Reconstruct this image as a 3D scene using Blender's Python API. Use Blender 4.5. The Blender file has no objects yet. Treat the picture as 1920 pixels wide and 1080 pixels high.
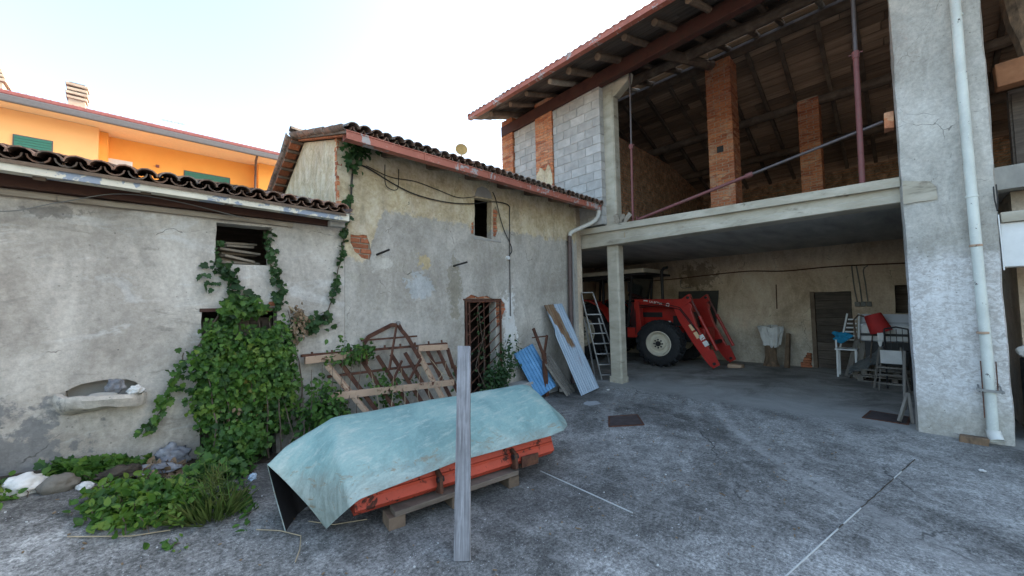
import bpy, bmesh, math, random
import numpy as np
from mathutils import Vector, Matrix, Euler, noise as mnoise
from mathutils.geometry import delaunay_2d_cdt

random.seed(7)
S = bpy.context.scene
C = S.collection

# ------------------------------------------------------------------ camera, sky, sun, exposure
CAM_H = 1.70
yaw, pitch, roll = math.radians(43.909), math.radians(2.605), math.radians(-1.216)
fw = Vector((math.sin(yaw)*math.cos(pitch), math.cos(yaw)*math.cos(pitch), math.sin(pitch)))
rt = Vector((math.cos(yaw), -math.sin(yaw), 0.0))
up = rt.cross(fw)
rt2 = rt*math.cos(roll) + up*math.sin(roll)
up2 = -rt*math.sin(roll) + up*math.cos(roll)
cam_data = bpy.data.cameras.new('camera')
cam_data.sensor_width = 36.0
cam_data.lens = 712.9/1920*36.0
cam_data.clip_end = 2000
cam = bpy.data.objects.new('camera', cam_data)
C.objects.link(cam)
M4 = Matrix((rt2, up2, -fw)).transposed().to_4x4()
M4.translation = (0, 0, CAM_H)
cam.matrix_world = M4
S.camera = cam

SUN_AZ, SUN_EL = math.radians(103), math.radians(27)     # azimuth from +Y towards +X
w = bpy.data.worlds.new('World'); S.world = w; w.use_nodes = True
wn = w.node_tree.nodes; wl = w.node_tree.links
wn.clear()
sky = wn.new('ShaderNodeTexSky'); sky.sky_type = 'NISHITA'; sky.sun_disc = False
sky.sun_elevation = SUN_EL; sky.sun_rotation = SUN_AZ
sky.air_density = 1.3; sky.dust_density = 4.5; sky.ozone_density = 0.9; sky.altitude = 150
bg = wn.new('ShaderNodeBackground'); bg.inputs['Strength'].default_value = 0.15
wo = wn.new('ShaderNodeOutputWorld')
wl.new(sky.outputs['Color'], bg.inputs['Color']); wl.new(bg.outputs['Background'], wo.inputs['Surface'])
sun_l = bpy.data.lights.new('sun', 'SUN'); sun_l.energy = 2.2; sun_l.angle = math.radians(2); sun_l.color = (1.0, 0.86, 0.7)
sun = bpy.data.objects.new('sun', sun_l); C.objects.link(sun)
sd = Vector((math.sin(SUN_AZ)*math.cos(SUN_EL), math.cos(SUN_AZ)*math.cos(SUN_EL), math.sin(SUN_EL)))
sun.rotation_euler = sd.to_track_quat('Z', 'Y').to_euler()
sun.location = sd*60
S.view_settings.view_transform = 'Standard'; S.view_settings.look = 'None'
S.view_settings.exposure = 2.12; S.view_settings.gamma = 1.0; S.view_settings.use_curve_mapping = False
S.render.engine = 'CYCLES'; S.cycles.max_bounces = 7; S.cycles.diffuse_bounces = 4; S.cycles.glossy_bounces = 2; S.cycles.transmission_bounces = 2; S.cycles.transparent_max_bounces = 4

# ------------------------------------------------------------------ helpers
def V(*a): return Vector(a)
R3 = math.radians
def sm(t): t = max(0.0, min(1.0, t)); return t*t*(3-2*t)
def gh(x, y):                       # height of the yard: it climbs gently towards the left wall
    return 0.38*sm((1.6-x)/2.6)*sm((y-2.2)/2.6) if x < 1.6 and y > 2.2 else 0.0

def worigin(o):
    p = V(0, 0, 0)
    while o is not None:
        p = p + o.location; o = o.parent
    return p
def tag(o, label, cat, group=None):
    o['label'] = label; o['category'] = cat
    if group: o['group'] = group
    return o
def thing(name, label, cat, loc=(0, 0, 0), group=None):
    o = bpy.data.objects.new(name, None); o.empty_display_size = 0.1
    C.objects.link(o); o.location = loc
    return tag(o, label, cat, group)
def link(o, parent):
    C.objects.link(o)
    if parent is not None: o.parent = parent
    return o
def inst(name, me, parent, mat4):
    """a piece sharing mesh data; mat4 is its world matrix (parents are never rotated)"""
    o = bpy.data.objects.new(name, me); link(o, parent)
    if parent is not None: mat4 = Matrix.Translation(-worigin(parent)) @ mat4
    o.matrix_basis = mat4
    return o
def frame(p, e, s, n):
    m = Matrix((e, s, n)).transposed().to_4x4(); m.translation = p; return m

class MB:
    def __init__(s): s.v = []; s.f = []
    def add(s, vs, fs):
        b = len(s.v); s.v += [tuple(p) for p in vs]; s.f += [tuple(b+i for i in f) for f in fs]; return s
    def box(s, x0, x1, y0, y1, z0, z1, j=0.0):
        vs = [(x, y, z) for z in (z0, z1) for y in (y0, y1) for x in (x0, x1)]
        if j: vs = [(x+random.uniform(-j, j), y+random.uniform(-j, j), z+random.uniform(-j, j)) for x, y, z in vs]
        return s.add(vs, [(0,2,3,1),(4,5,7,6),(0,1,5,4),(2,6,7,3),(0,4,6,2),(1,3,7,5)])
    def bar(s, p, q, w, h, upv=(0,0,1), roll=0.0, taper=1.0):
        p, q = Vector(p), Vector(q); d = (q-p).normalized(); u = Vector(upv)
        if abs(d.dot(u)) > .98: u = Vector((1,0,0))
        a = d.cross(u).normalized(); b = a.cross(d)
        if roll: a, b = a*math.cos(roll)+b*math.sin(roll), b*math.cos(roll)-a*math.sin(roll)
        vs = []
        for c, k in ((p, 1.0), (q, taper)):
            for i, jj in ((-1,-1),(1,-1),(1,1),(-1,1)): vs.append(c+a*(i*w/2*k)+b*(jj*h/2*k))
        return s.add(vs, [(0,3,2,1),(4,5,6,7),(0,1,5,4),(1,2,6,5),(2,3,7,6),(3,0,4,7)])
    def tube(s, pts, r, n=8, caps=True):
        pts = [Vector(p) for p in pts]
        rs = r if isinstance(r, (list, tuple)) else [r]*len(pts)
        prev = None; b = len(s.v)
        for i, p in enumerate(pts):
            d = (pts[min(i+1, len(pts)-1)] - pts[max(i-1, 0)]).normalized()
            if prev is None:
                u = Vector((0,0,1)) if abs(d.z) < .9 else Vector((1,0,0))
                a = d.cross(u).normalized()
            else:
                a = (prev - d*prev.dot(d)).normalized()
            prev = a; c = d.cross(a)
            for k in range(n):
                t = 2*math.pi*k/n; s.v.append(tuple(p + (a*math.cos(t)+c*math.sin(t))*rs[i]))
        for i in range(len(pts)-1):
            for k in range(n):
                k2 = (k+1) % n; s.f.append((b+i*n+k, b+i*n+k2, b+(i+1)*n+k2, b+(i+1)*n+k))
        if caps:
            s.f.append(tuple(b+k for k in range(n))[::-1]); s.f.append(tuple(b+(len(pts)-1)*n+k for k in range(n)))
        return s
    def lathe(s, prof, c, axis, n=20):
        """prof: (radius, along axis) rings round an axis through c"""
        ax = Vector(axis).normalized(); u = Vector((0,0,1)) if abs(ax.z) < .9 else Vector((1,0,0))
        a = ax.cross(u).normalized(); d = ax.cross(a); c = Vector(c); b = len(s.v)
        for r, h in prof:
            for k in range(n):
                t = 2*math.pi*k/n; s.v.append(tuple(c+ax*h+(a*math.cos(t)+d*math.sin(t))*r))
        for i in range(len(prof)-1):
            for k in range(n):
                k2 = (k+1) % n; s.f.append((b+i*n+k, b+i*n+k2, b+(i+1)*n+k2, b+(i+1)*n+k))
        return s
    def prism(s, poly, fn, a, b):
        """poly of 2-D points, fn(u, v, t) -> 3-D, swept from t=a to t=b"""
        n = len(poly)
        vs = [fn(u, v, a) for u, v in poly] + [fn(u, v, b) for u, v in poly]
        fs = [tuple(range(n))[::-1], tuple(range(n, 2*n))] + [(i, (i+1) % n, n+(i+1) % n, n+i) for i in range(n)]
        return s.add(vs, fs)
    def mesh(s, name, bevel=0.0, fixn=True):
        me = bpy.data.meshes.new(name); me.from_pydata(s.v, [], s.f); me.update()
        if fixn or bevel:
            bm = bmesh.new(); bm.from_mesh(me)
            if fixn: bmesh.ops.recalc_face_normals(bm, faces=bm.faces)
            if bevel:
                ed = [e for e in bm.edges if len(e.link_faces) == 2 and e.calc_face_angle(0) > .5]
                bmesh.ops.bevel(bm, geom=ed, offset=bevel, segments=2, affect='EDGES', profile=.6, clamp_overlap=True)
            bm.to_mesh(me); bm.free()
        return me
    def build(s, name, mat, parent=None, smooth=False, bevel=0.0, fixn=True):
        me = s.mesh(name, bevel, fixn); me.materials.append(mat)
        if smooth:
            me.polygons.foreach_set('use_smooth', [True]*len(me.polygons))
            if smooth != 'all': me.set_sharp_from_angle(angle=R3(38))
        o = bpy.data.objects.new(name, me); link(o, parent)
        if parent is not None: o.location = -worigin(parent)
        return o
def setmat(me, mat):
    me.materials.clear(); me.materials.append(mat); return me
def struct(o): o['kind'] = 'structure'; return o
def stuff(o): o['kind'] = 'stuff'; return o
def fbm(x, y, z=0, o=4):
    return mnoise.fractal(Vector((x, y, z)), 1.0, 2.0, o)

# ------------------------------------------------------------------ materials
class G:
    def __init__(s, name):
        s.m = bpy.data.materials.new(name); s.m.use_nodes = True; s.nt = s.m.node_tree
        s.b = s.nt.nodes['Principled BSDF']; s._pos = None; s._obj = None; s._rnd = None
    def n(s, t): return s.nt.nodes.new(t)
    def l(s, a, b):
        if isinstance(a, (int, float)): b.default_value = a
        elif isinstance(a, tuple):
            b.default_value = (*a, 1.0) if len(a) == 3 and len(b.default_value) == 4 else a
        else: s.nt.links.new(a, b)
    def pos(s):
        if s._pos is None: s._pos = s.n('ShaderNodeNewGeometry').outputs['Position']
        return s._pos
    def obj(s):
        if s._obj is None: s._obj = s.n('ShaderNodeTexCoord').outputs['Object']
        return s._obj
    def rnd(s):
        if s._rnd is None: s._rnd = s.n('ShaderNodeObjectInfo').outputs['Random']
        return s._rnd
    def map(s, vec, scale=(1,1,1), loc=(0,0,0), rot=(0,0,0)):
        q = s.n('ShaderNodeMapping'); s.l(vec, q.inputs['Vector']); q.inputs['Scale'].default_value = scale
        q.inputs['Location'].default_value = loc; q.inputs['Rotation'].default_value = rot; return q.outputs[0]
    def noise(s, vec, scale, detail=5, rough=.6, dist=0.0):
        q = s.n('ShaderNodeTexNoise'); s.l(vec, q.inputs['Vector']); q.inputs['Scale'].default_value = scale
        q.inputs['Detail'].default_value = min(detail, 4); q.inputs['Roughness'].default_value = rough
        q.inputs['Distortion'].default_value = dist; return q.outputs['Fac']
    def vor(s, vec, scale, feature='F1', out='Distance', rand=1.0):
        q = s.n('ShaderNodeTexVoronoi'); q.feature = feature; s.l(vec, q.inputs['Vector']); q.inputs['Scale'].default_value = scale
        q.inputs['Randomness'].default_value = rand; return q.outputs[out]
    def ramp(s, fac, stops):
        q = s.n('ShaderNodeValToRGB'); s.l(fac, q.inputs[0]); e = q.color_ramp.elements
        while len(e) < len(stops): e.new(0.5)
        for k, (p, c) in enumerate(stops):
            e[k].position = p; e[k].color = (c, c, c, 1) if isinstance(c, (int, float)) else (*c, 1)
        return q.outputs[0]
    def mix(s, fac, a, b, blend='MIX'):
        q = s.n('ShaderNodeMix'); q.data_type = 'RGBA'; q.blend_type = blend
        s.l(fac, q.inputs[0]); s.l(a, q.inputs[6]); s.l(b, q.inputs[7]); return q.outputs[2]
    def k(s, op, a, b=None, c=None, clamp=False):
        q = s.n('ShaderNodeMath'); q.operation = op; q.use_clamp = clamp
        s.l(a, q.inputs[0])
        if b is not None: s.l(b, q.inputs[1])
        if c is not None: s.l(c, q.inputs[2])
        return q.outputs[0]
    def step(s, x, a, b):                       # smoothstep
        q = s.n('ShaderNodeMapRange'); q.interpolation_type = 'SMOOTHSTEP'
        s.l(x, q.inputs['Value']); s.l(a, q.inputs['From Min']); s.l(b, q.inputs['From Max']); return q.outputs[0]
    def sep(s, vec):
        q = s.n('ShaderNodeSeparateXYZ'); s.l(vec, q.inputs[0]); return q.outputs
    def vadd(s, a, b, op='ADD'):
        q = s.n('ShaderNodeVectorMath'); q.operation = op; s.l(a, q.inputs[0]); s.l(b, q.inputs[1]); return q.outputs[0]
    def bump(s, h, strength=.5, dist=.01, normal=None):
        q = s.n('ShaderNodeBump'); q.inputs['Strength'].default_value = strength; q.inputs['Distance'].default_value = dist
        s.l(h, q.inputs['Height'])
        if normal is not None: s.l(normal, q.inputs['Normal'])
        return q.outputs[0]
    def hsv(s, col, h=.5, sat=1.0, val=1.0):
        q = s.n('ShaderNodeHueSaturation'); s.l(col, q.inputs['Color']); s.l(h, q.inputs['Hue']); s.l(sat, q.inputs['Saturation']); s.l(val, q.inputs['Value'])
        return q.outputs[0]
    def blob(s, xs, zs, x, z, rx, rz, wob, amt=.35):
        """soft-edged irregular patch mask at (x, z) of a wall"""
        dx = s.k('DIVIDE', s.k('SUBTRACT', xs, x), rx); dz = s.k('DIVIDE', s.k('SUBTRACT', zs, z), rz)
        d = s.k('SQRT', s.k('ADD', s.k('MULTIPLY', dx, dx), s.k('MULTIPLY', dz, dz)))
        amt = amt*1.6+.12; d = s.k('ADD', d, s.k('MULTIPLY', s.k('SUBTRACT', wob, .5), amt*6))
        d = s.k('ADD', d, s.k('MULTIPLY', s.k('SUBTRACT', s.noise(s.pos(), 17, 5, .7), .5), amt*3))
        return s.step(d, 1.12, .88)
    def done(s, base=None, rough=.85, metal=0.0, spec=.3, normal=None):
        if base is not None: s.l(base, s.b.inputs['Base Color'])
        s.l(rough, s.b.inputs['Roughness']); s.l(metal, s.b.inputs['Metallic'])
        s.l(spec, s.b.inputs['Specular IOR Level'])
        if normal is not None: s.l(normal, s.b.inputs['Normal'])
        return s.m

def surf(name, cols, scale=6, detail=6, rough=.85, bscale=40, bstr=.3, bdist=.004, metal=0.0, spec=.3, coord='pos', var=0.0, dirt=None, stretch=(1,1,1), dist=.3):
    """noise-mottled surface; dirt = (colour, scale, lo, hi)"""
    g = G(name); p = g.pos() if coord == 'pos' else g.obj()
    if coord == 'obj':
        p = g.vadd(p, g.k('MULTIPLY', g.rnd(), 37.0))
    p = g.map(p, stretch)
    n1 = g.noise(p, scale, detail, .62, dist)
    k = len(cols)
    col = g.ramp(n1, [(.28+.44*i/(k-1), c) for i, c in enumerate(cols)]) if k > 1 else cols[0]
    if dirt:
        n2 = g.noise(p, dirt[1], 6, .7, .4)
        col = g.mix(g.step(n2, dirt[2], dirt[3]), col, dirt[0])
    if var:
        col = g.hsv(col, val=g.k('MULTIPLY_ADD', g.rnd(), 2*var, 1-var))
    h = g.noise(p, bscale, 4, .6)
    return g.done(col, rough, metal, spec, g.bump(h, bstr, bdist))

def m_ground():
    g = G('yard_concrete'); p = g.pos(); x, y, z = g.sep(p)
    big = g.noise(p, .55, 6, .66, .8); mid = g.noise(p, 3.2, 8, .72, .6); fine = g.noise(p, 42, 4, .75); grit = g.noise(p, 120, 3, .8)
    v = g.k('ADD', g.k('MULTIPLY', big, .66), g.k('MULTIPLY', mid, .34))
    col = g.ramp(v, [(.37, (.085, .083, .077)), (.46, (.155, .152, .142)), (.53, (.235, .231, .217)), (.62, (.35, .345, .325))])
    f2 = g.noise(p, 13, 6, .8, .6)
    col = g.mix(.36, col, g.ramp(f2, [(.36, .12), (.5, .5), (.64, .9)]), 'OVERLAY')
    col = g.mix(.7, col, g.ramp(fine, [(.34, .1), (.5, .5), (.66, .95)]), 'OVERLAY')
    col = g.mix(.5, col, g.ramp(grit, [(.3, (.15, .15, .15)), (.7, (.85, .85, .85))]), 'OVERLAY')
    # pale swept streaks running roughly across the yard
    st = g.noise(g.map(p, (1.6, .45, 1), rot=(0, 0, R3(-28))), 3.0, 7, .75, 1.2)
    col = g.mix(g.k('MULTIPLY', g.step(st, .53, .70), .3), col, (.42, .41, .39))
    # dusty arcs left by turning wheels
    ax_ = g.k('SUBTRACT', x, 9.5); ay_ = g.k('ADD', y, 4.0)
    rr_ = g.k('SQRT', g.k('ADD', g.k('MULTIPLY', ax_, ax_), g.k('MULTIPLY', ay_, ay_)))
    an_ = g.k('ARCTAN2', ay_, ax_)
    cb = g.n('ShaderNodeCombineXYZ'); g.l(g.k('MULTIPLY', rr_, 2.6), cb.inputs[0]); g.l(g.k('MULTIPLY', an_, 1.3), cb.inputs[1])
    arc = g.noise(cb.outputs[0], 1.0, 4, .7, .5)
    am = g.k('MULTIPLY', g.step(g.k('ADD', arc, g.k('MULTIPLY', g.k('SUBTRACT', f2, .5), .5)), .50, .66), g.step(x, 2.4, 4.4))
    col = g.mix(g.k('MULTIPLY', am, .42), col, (.40, .392, .37))
    # pale aggregate flecks
    fl = g.vor(p, 46); sel = g.noise(p, 9, 3, .6)
    col = g.mix(g.k('MULTIPLY', g.step(fl, .2, .11), g.step(sel, .44, .60)), col, (.50, .505, .495))
    # damp dark soil staining by the farmhouse corner and under the trough
    d1 = g.noise(p, 1.4, 6, .7, .8)
    def spot(cx, cy, r0, r1):
        dx = g.k('SUBTRACT', x, cx); dy = g.k('SUBTRACT', y, cy)
        d = g.k('SQRT', g.k('ADD', g.k('MULTIPLY', dx, dx), g.k('MULTIPLY', dy, dy)))
        return g.step(g.k('ADD', d, g.k('MULTIPLY', d1, .8)), r1+.4, r0+.4)
    dk = g.k('MAXIMUM', spot(5.7, 4.3, .2, 1.1), g.k('MULTIPLY', spot(2.6, 3.3, .5, 1.6), .6))
    dk = g.k('MAXIMUM', dk, g.k('MULTIPLY', spot(.5, 4.9, .5, 1.3), .8))
    dk = g.k('MAXIMUM', dk, g.k('MULTIPLY', spot(6.6, -1.3, .3, 1.2), .55))
    col = g.mix(g.k('MULTIPLY', dk, .72), col, g.ramp(mid, [(.3, (.03, .027, .024)), (.7, (.085, .078, .07))]))
    # garage floor: smoother, brown-grey cement with oily patches
    gar = g.step(g.k('ADD', x, g.k('MULTIPLY', mid, .5)), 7.0, 7.5)
    gf = g.ramp(g.noise(p, 1.1, 7, .7, 1.0), [(.35, (.165, .155, .135)), (.5, (.265, .252, .225)), (.66, (.35, .337, .305))])
    gf = g.mix(.35, gf, g.ramp(fine, [(.3, .25), (.7, .75)]), 'OVERLAY')
    apron = g.k('MULTIPLY', g.step(x, 6.2, 6.9), g.step(x, 8.4, 7.5))
    gf = g.mix(g.k('MULTIPLY', apron, .55), gf, (.30, .30, .285))
    col = g.mix(gar, col, gf)
    # cracks
    cp = g.vadd(p, g.map(q3(g, p, 2.2), (.5, .5, .5)))
    cr = g.vor(cp, .42, 'DISTANCE_TO_EDGE'); cm = g.k('MULTIPLY', g.step(cr, .005, .001), g.k('SUBTRACT', 1.0, gar))
    gap = g.step(g.noise(p, .7, 2, .5), .47, .58)
    cm = g.k('MULTIPLY', cm, gap)
    col = g.mix(g.k('MULTIPLY', cm, .85), col, (.02, .02, .02))
    h = g.k('ADD', fine, g.k('MULTIPLY', mid, 1.2))
    return g.done(col, g.ramp(mid, [(.3, .75), (.7, .95)]), 0, .25, g.bump(h, .6, .008))
def q3(g, p, sc):
    q = g.n('ShaderNodeTexNoise'); g.l(p, q.inputs['Vector']); q.inputs['Scale'].default_value = sc; q.inputs['Detail'].default_value = 4
    return q.outputs['Color']

def plaster_core(g):
    p = g.pos(); x, y, z = g.sep(p)
    n = dict(a=g.noise(p, .9, 6, .65, .6), b=g.noise(p, 4.5, 7, .7, .4), c=g.noise(p, 26, 4, .7), d=g.noise(p, 90, 3, .7),
             w=g.noise(p, 5.5, 5, .65), sp=g.vor(p, 18), hs=g.noise(g.map(p, (1, 1, .28)), 6, 6, .7, .3))
    return p, x, y, z, n
def plaster_finish(g, col, n, bs=.45):
    col = g.mix(.28, col, g.ramp(n['c'], [(.3, .2), (.7, .8)]), 'OVERLAY')
    col = g.mix(.15, col, g.ramp(n['d'], [(.3, .25), (.7, .75)]), 'OVERLAY')
    pit = g.k('MULTIPLY', g.step(n['sp'], .16, .08), g.step(n['w'], .5, .62))
    col = g.mix(g.k('MULTIPLY', pit, .6), col, (.07, .065, .055))
    mv = g.noise(g.map(g.pos(), (1, 1, .35)), 2.6, 6, .72, 1.0)
    col = g.mix(.35, col, g.ramp(mv, [(.34, .28), (.5, .5), (.66, .78)]), 'OVERLAY')
    ck = g.vor(g.vadd(g.pos(), g.map(q3(g, g.pos(), 3.0), (.35, .35, .35))), 1.05, 'DISTANCE_TO_EDGE')
    ck = g.k('MULTIPLY', g.step(ck, .006, .001), g.step(mv, .5, .62))
    col = g.mix(g.k('MULTIPLY', ck, .7), col, (.06, .055, .05))
    h = g.k('ADD', g.k('MULTIPLY', n['c'], .5), n['b'])
    return g.done(col, .93, 0, .2, g.bump(h, bs, .02))
def m_plaster_left():
    g = G('grey_lime_plaster'); p, x, y, z, n = plaster_core(g)
    col = g.ramp(n['a'], [(.32, (.305, .27, .23)), (.48, (.425, .388, .338)), (.62, (.535, .495, .438))])
    sw = g.noise(g.map(p, (.7, 1, 1.7), rot=(0, R3(12), 0)), 1.7, 7, .7, 1.3)
    col = g.mix(g.k('MULTIPLY', g.step(sw, .54, .68), .6), col, (.60, .59, .56))
    col = g.mix(g.k('MULTIPLY', g.step(sw, .42, .32), .5), col, (.20, .19, .165))
    # brownish patched render low down and round the basin, cement-grey foot on the left
    low = g.step(g.k('ADD', z, g.k('MULTIPLY', n['w'], .5)), 1.15, .75)
    col = g.mix(g.k('MULTIPLY', low, .45), col, g.ramp(n['b'], [(.35, (.20, .165, .13)), (.62, (.36, .31, .26))]))
    foot = g.blob(x, z, -1.5, .55, 1.0, .52, n['w'], .12)
    col = g.mix(g.k('MULTIPLY', foot, .8), col, (.16, .16, .16))
    bl = g.blob(x, z, -.55, 2.6, .18, .05, n['w'], .3)
    col = g.mix(g.k('MULTIPLY', bl, .5), col, (.14, .13, .12))
    return plaster_finish(g, col, n)
def m_plaster_mid():
    g = G('cream_and_cement_plaster'); p, x, y, z, n = plaster_core(g)
    cream = g.ramp(n['b'], [(.3, (.43, .34, .21)), (.48, (.57, .475, .32)), (.66, (.67, .585, .44))])
    cream = g.mix(g.k('MULTIPLY', g.step(n['hs'], .5, .68), .35), cream, (.27, .23, .17))
    cem = g.ramp(n['a'], [(.34, (.335, .305, .262)), (.5, (.43, .398, .348)), (.64, (.50, .468, .418))])
    cem = g.mix(g.k('MULTIPLY', g.step(n['b'], .52, .68), .4), cem, (.37, .345, .275))
    edge = g.k('ADD', g.k('MULTIPLY', g.k('SUBTRACT', n['w'], .5), .42), g.k('MULTIPLY', g.k('SUBTRACT', n['c'], .5), .08))
    bd = g.k('SUBTRACT', 3.08, g.k('MULTIPLY', g.step(x, 2.45, 2.1), .72))
    up_ = g.step(g.k('SUBTRACT', g.k('ADD', z, g.k('ADD', edge, g.k('MULTIPLY', g.k('SUBTRACT', n['d'], .5), .10))), bd), -.035, .035)
    col = g.mix(up_, cem, cream)
    col = g.mix(g.k('MULTIPLY', g.blob(x, z, 2.98, 2.02, .24, .19, n['w'], .16), .8), col, (.45, .47, .47))
    col = g.mix(g.blob(x, z, 3.07, 2.4, .11, .1, n['w'], .3), col, (.47, .38, .23))
    col = g.mix(g.k('MULTIPLY', g.blob(x, z, 2.38, 2.36, .13, .12, n['w'], .3), .8), col, (.55, .52, .46))
    col = g.mix(g.blob(x, z, 4.83, 1.2, .17, .75, n['w'], .25), col, (.68, .67, .64))
    st = g.k('MULTIPLY', g.blob(x, z, 3.62, 2.0, .12, .45, n['w'], .3), .45)
    col = g.mix(st, col, (.2, .17, .1))
    return plaster_finish(g, col, n)
def m_pillar():
    g = G('flaking_whitewash'); p, x, y, z, n = plaster_core(g)
    grey = g.ramp(n['a'], [(.34, (.36, .34, .30)), (.5, (.45, .43, .385)), (.66, (.52, .50, .455))])
    grey = g.mix(g.k('MULTIPLY', g.step(n['hs'], .55, .7), .25), grey, (.5, .49, .46))
    fl = g.noise(g.map(p, (1, 1.0, 1.6)), 15, 6, .8, 1.0)
    cov = g.k('ADD', g.k('MULTIPLY', n['b'], .3), g.k('MULTIPLY', fl, .8))
    wash = g.mix(g.step(cov, .47, .62), (.48, .455, .43), (.65, .64, .625))
    lowm = g.step(g.k('ADD', z, g.k('MULTIPLY', g.k('SUBTRACT', n['w'], .5), .5)), 2.35, 2.1)
    midw = g.k('MULTIPLY', lowm, g.step(z, .1, .55))
    col = g.mix(midw, grey, wash)
    bot = g.k('MULTIPLY', g.step(z, .6, .2), g.step(n['b'], .4, .55))
    col = g.mix(g.k('MULTIPLY', bot, .6), col, (.36, .33, .28))
    return plaster_finish(g, col, n, .5)
def m_interior():
    g = G('stained_ochre_plaster'); p, x, y, z, n = plaster_core(g)
    col = g.ramp(n['a'], [(.33, (.42, .32, .22)), (.5, (.60, .48, .355)), (.64, (.70, .585, .45))])
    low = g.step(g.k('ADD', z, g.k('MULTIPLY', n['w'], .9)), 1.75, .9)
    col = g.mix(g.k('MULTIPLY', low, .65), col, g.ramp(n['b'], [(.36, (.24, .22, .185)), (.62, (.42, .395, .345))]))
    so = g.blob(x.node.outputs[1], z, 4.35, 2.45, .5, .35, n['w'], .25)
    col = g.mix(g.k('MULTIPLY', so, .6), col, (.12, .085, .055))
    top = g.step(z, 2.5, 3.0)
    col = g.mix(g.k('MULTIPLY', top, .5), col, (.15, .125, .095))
    return plaster_finish(g, col, n, .5)
def m_brickwall():
    g = G('rough_brick_and_stone'); p = g.pos(); q = g.n('ShaderNodeTexBrick')
    mp = g.map(p, (1, 1, 1), rot=(R3(90), 0, 0)); g.l(g.vadd(mp, g.map(q3(g, p, 6), (.03, .03, .03))), q.inputs['Vector'])
    q.inputs['Scale'].default_value = 1.0; q.inputs['Brick Width'].default_value = .26; q.inputs['Row Height'].default_value = .075
    q.inputs['Mortar Size'].default_value = .012; q.inputs['Color1'].default_value = (.50, .24, .13, 1); q.inputs['Color2'].default_value = (.42, .24, .15, 1)
    q.inputs['Mortar'].default_value = (.32, .26, .18, 1)
    n1 = g.noise(p, 7, 6, .75, .6)
    col = g.mix(.75, q.outputs['Color'], g.ramp(n1, [(.32, .12), (.5, .45), (.68, .85)]), 'OVERLAY')
    h = g.k('ADD', g.k('MULTIPLY', n1, 1.5), g.k('SUBTRACT', 1.0, q.outputs['Fac']))
    return g.done(col, .95, 0, .15, g.bump(h, .9, .03))
def m_bricks():
    g = G('red_brick_mass'); p = g.pos(); c = g.sep(g.vor(g.map(p, (4, 4, 14.7)), 1.0, out='Color'))[0]
    col = g.ramp(c, [(0, (.34, .11, .06)), (.3, (.52, .19, .09)), (.55, (.60, .25, .12)), (.8, (.44, .17, .10)), (1, (.62, .34, .20))])
    n1 = g.noise(p, 24, 4, .7); n2 = g.noise(p, 3, 4, .65)
    col = g.mix(.45, col, g.ramp(n1, [(.3, .2), (.7, .8)]), 'OVERLAY'); col = g.mix(g.k('MULTIPLY', g.step(n2, .56, .7), .5), col, (.50, .40, .30))
    return g.done(col, .92, 0, .2, g.bump(n1, .6, .006))
def m_tile(name, cols, coord):
    g = G(name); o = g.obj() if coord == 'obj' else g.pos()
    if coord == 'obj':
        r = g.rnd(); q = g.vadd(o, g.k('MULTIPLY', r, 91.0))
    else:
        r = g.vor(o, 4.5, out='Color'); r = g.sep(r)[0]; q = o
    base = g.ramp(r, [(i/(len(cols)-1), c) for i, c in enumerate(cols)])
    n1 = g.noise(q, 14, 6, .7, .4); n2 = g.noise(q, 45, 4, .7)
    col = g.mix(g.step(n1, .47, .66), base, (.085, .072, .062))
    col = g.mix(g.k('MULTIPLY', g.step(n2, .58, .7), .45), col, (.24, .22, .18))
    return g.done(col, .9, 0, .2, g.bump(g.k('ADD', n1, g.k('MULTIPLY', n2, .4)), .5, .006))
def m_wood(name, cols, grain=(18, 18, 1.6), var=.18, rough=.85, coord='obj', rotz=0):
    g = G(name); q = g.obj() if coord == 'obj' else g.pos()
    if coord == 'obj': q = g.vadd(q, g.k('MULTIPLY', g.rnd(), 53.0))
    gr = g.noise(g.map(q, grain, rot=(0, 0, rotz)), 1.0, 7, .7, .6); big = g.noise(q, 3.5, 5, .65)
    v = g.k('ADD', g.k('MULTIPLY', gr, .65), g.k('MULTIPLY', big, .35))
    col = g.ramp(v, [(.3+.4*i/(len(cols)-1), c) for i, c in enumerate(cols)])
    col = g.hsv(col, val=g.k('MULTIPLY_ADD', g.rnd(), 2*var, 1-var))
    return g.done(col, rough, 0, .25, g.bump(gr, .5, .006))
def m_peel(name, paint, under, scale, lo, hi, rough=.5, metal=0.0, extra=None):
    """paint flaking off to show what is under it"""
    g = G(name); p = g.pos(); n1 = g.noise(p, scale, 7, .7, .5); n2 = g.noise(p, scale*6, 5, .7)
    a = g.ramp(g.noise(p, 3, 4, .6), [(.35, tuple(c*.8 for c in paint)), (.65, paint)])
    m = g.step(g.k('ADD', n1, g.k('MULTIPLY', g.k('SUBTRACT', n2, .5), .25)), lo, hi)
    col = g.mix(m, a, under)
    if extra: col = g.mix(g.k('MULTIPLY', g.step(n2, .56, .7), .6), col, extra)
    return g.done(col, g.ramp(m, [(0, rough), (1, .9)]), metal, .35, g.bump(g.k('ADD', m, g.k('MULTIPLY', n2, .3)), .35, .003))
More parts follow.
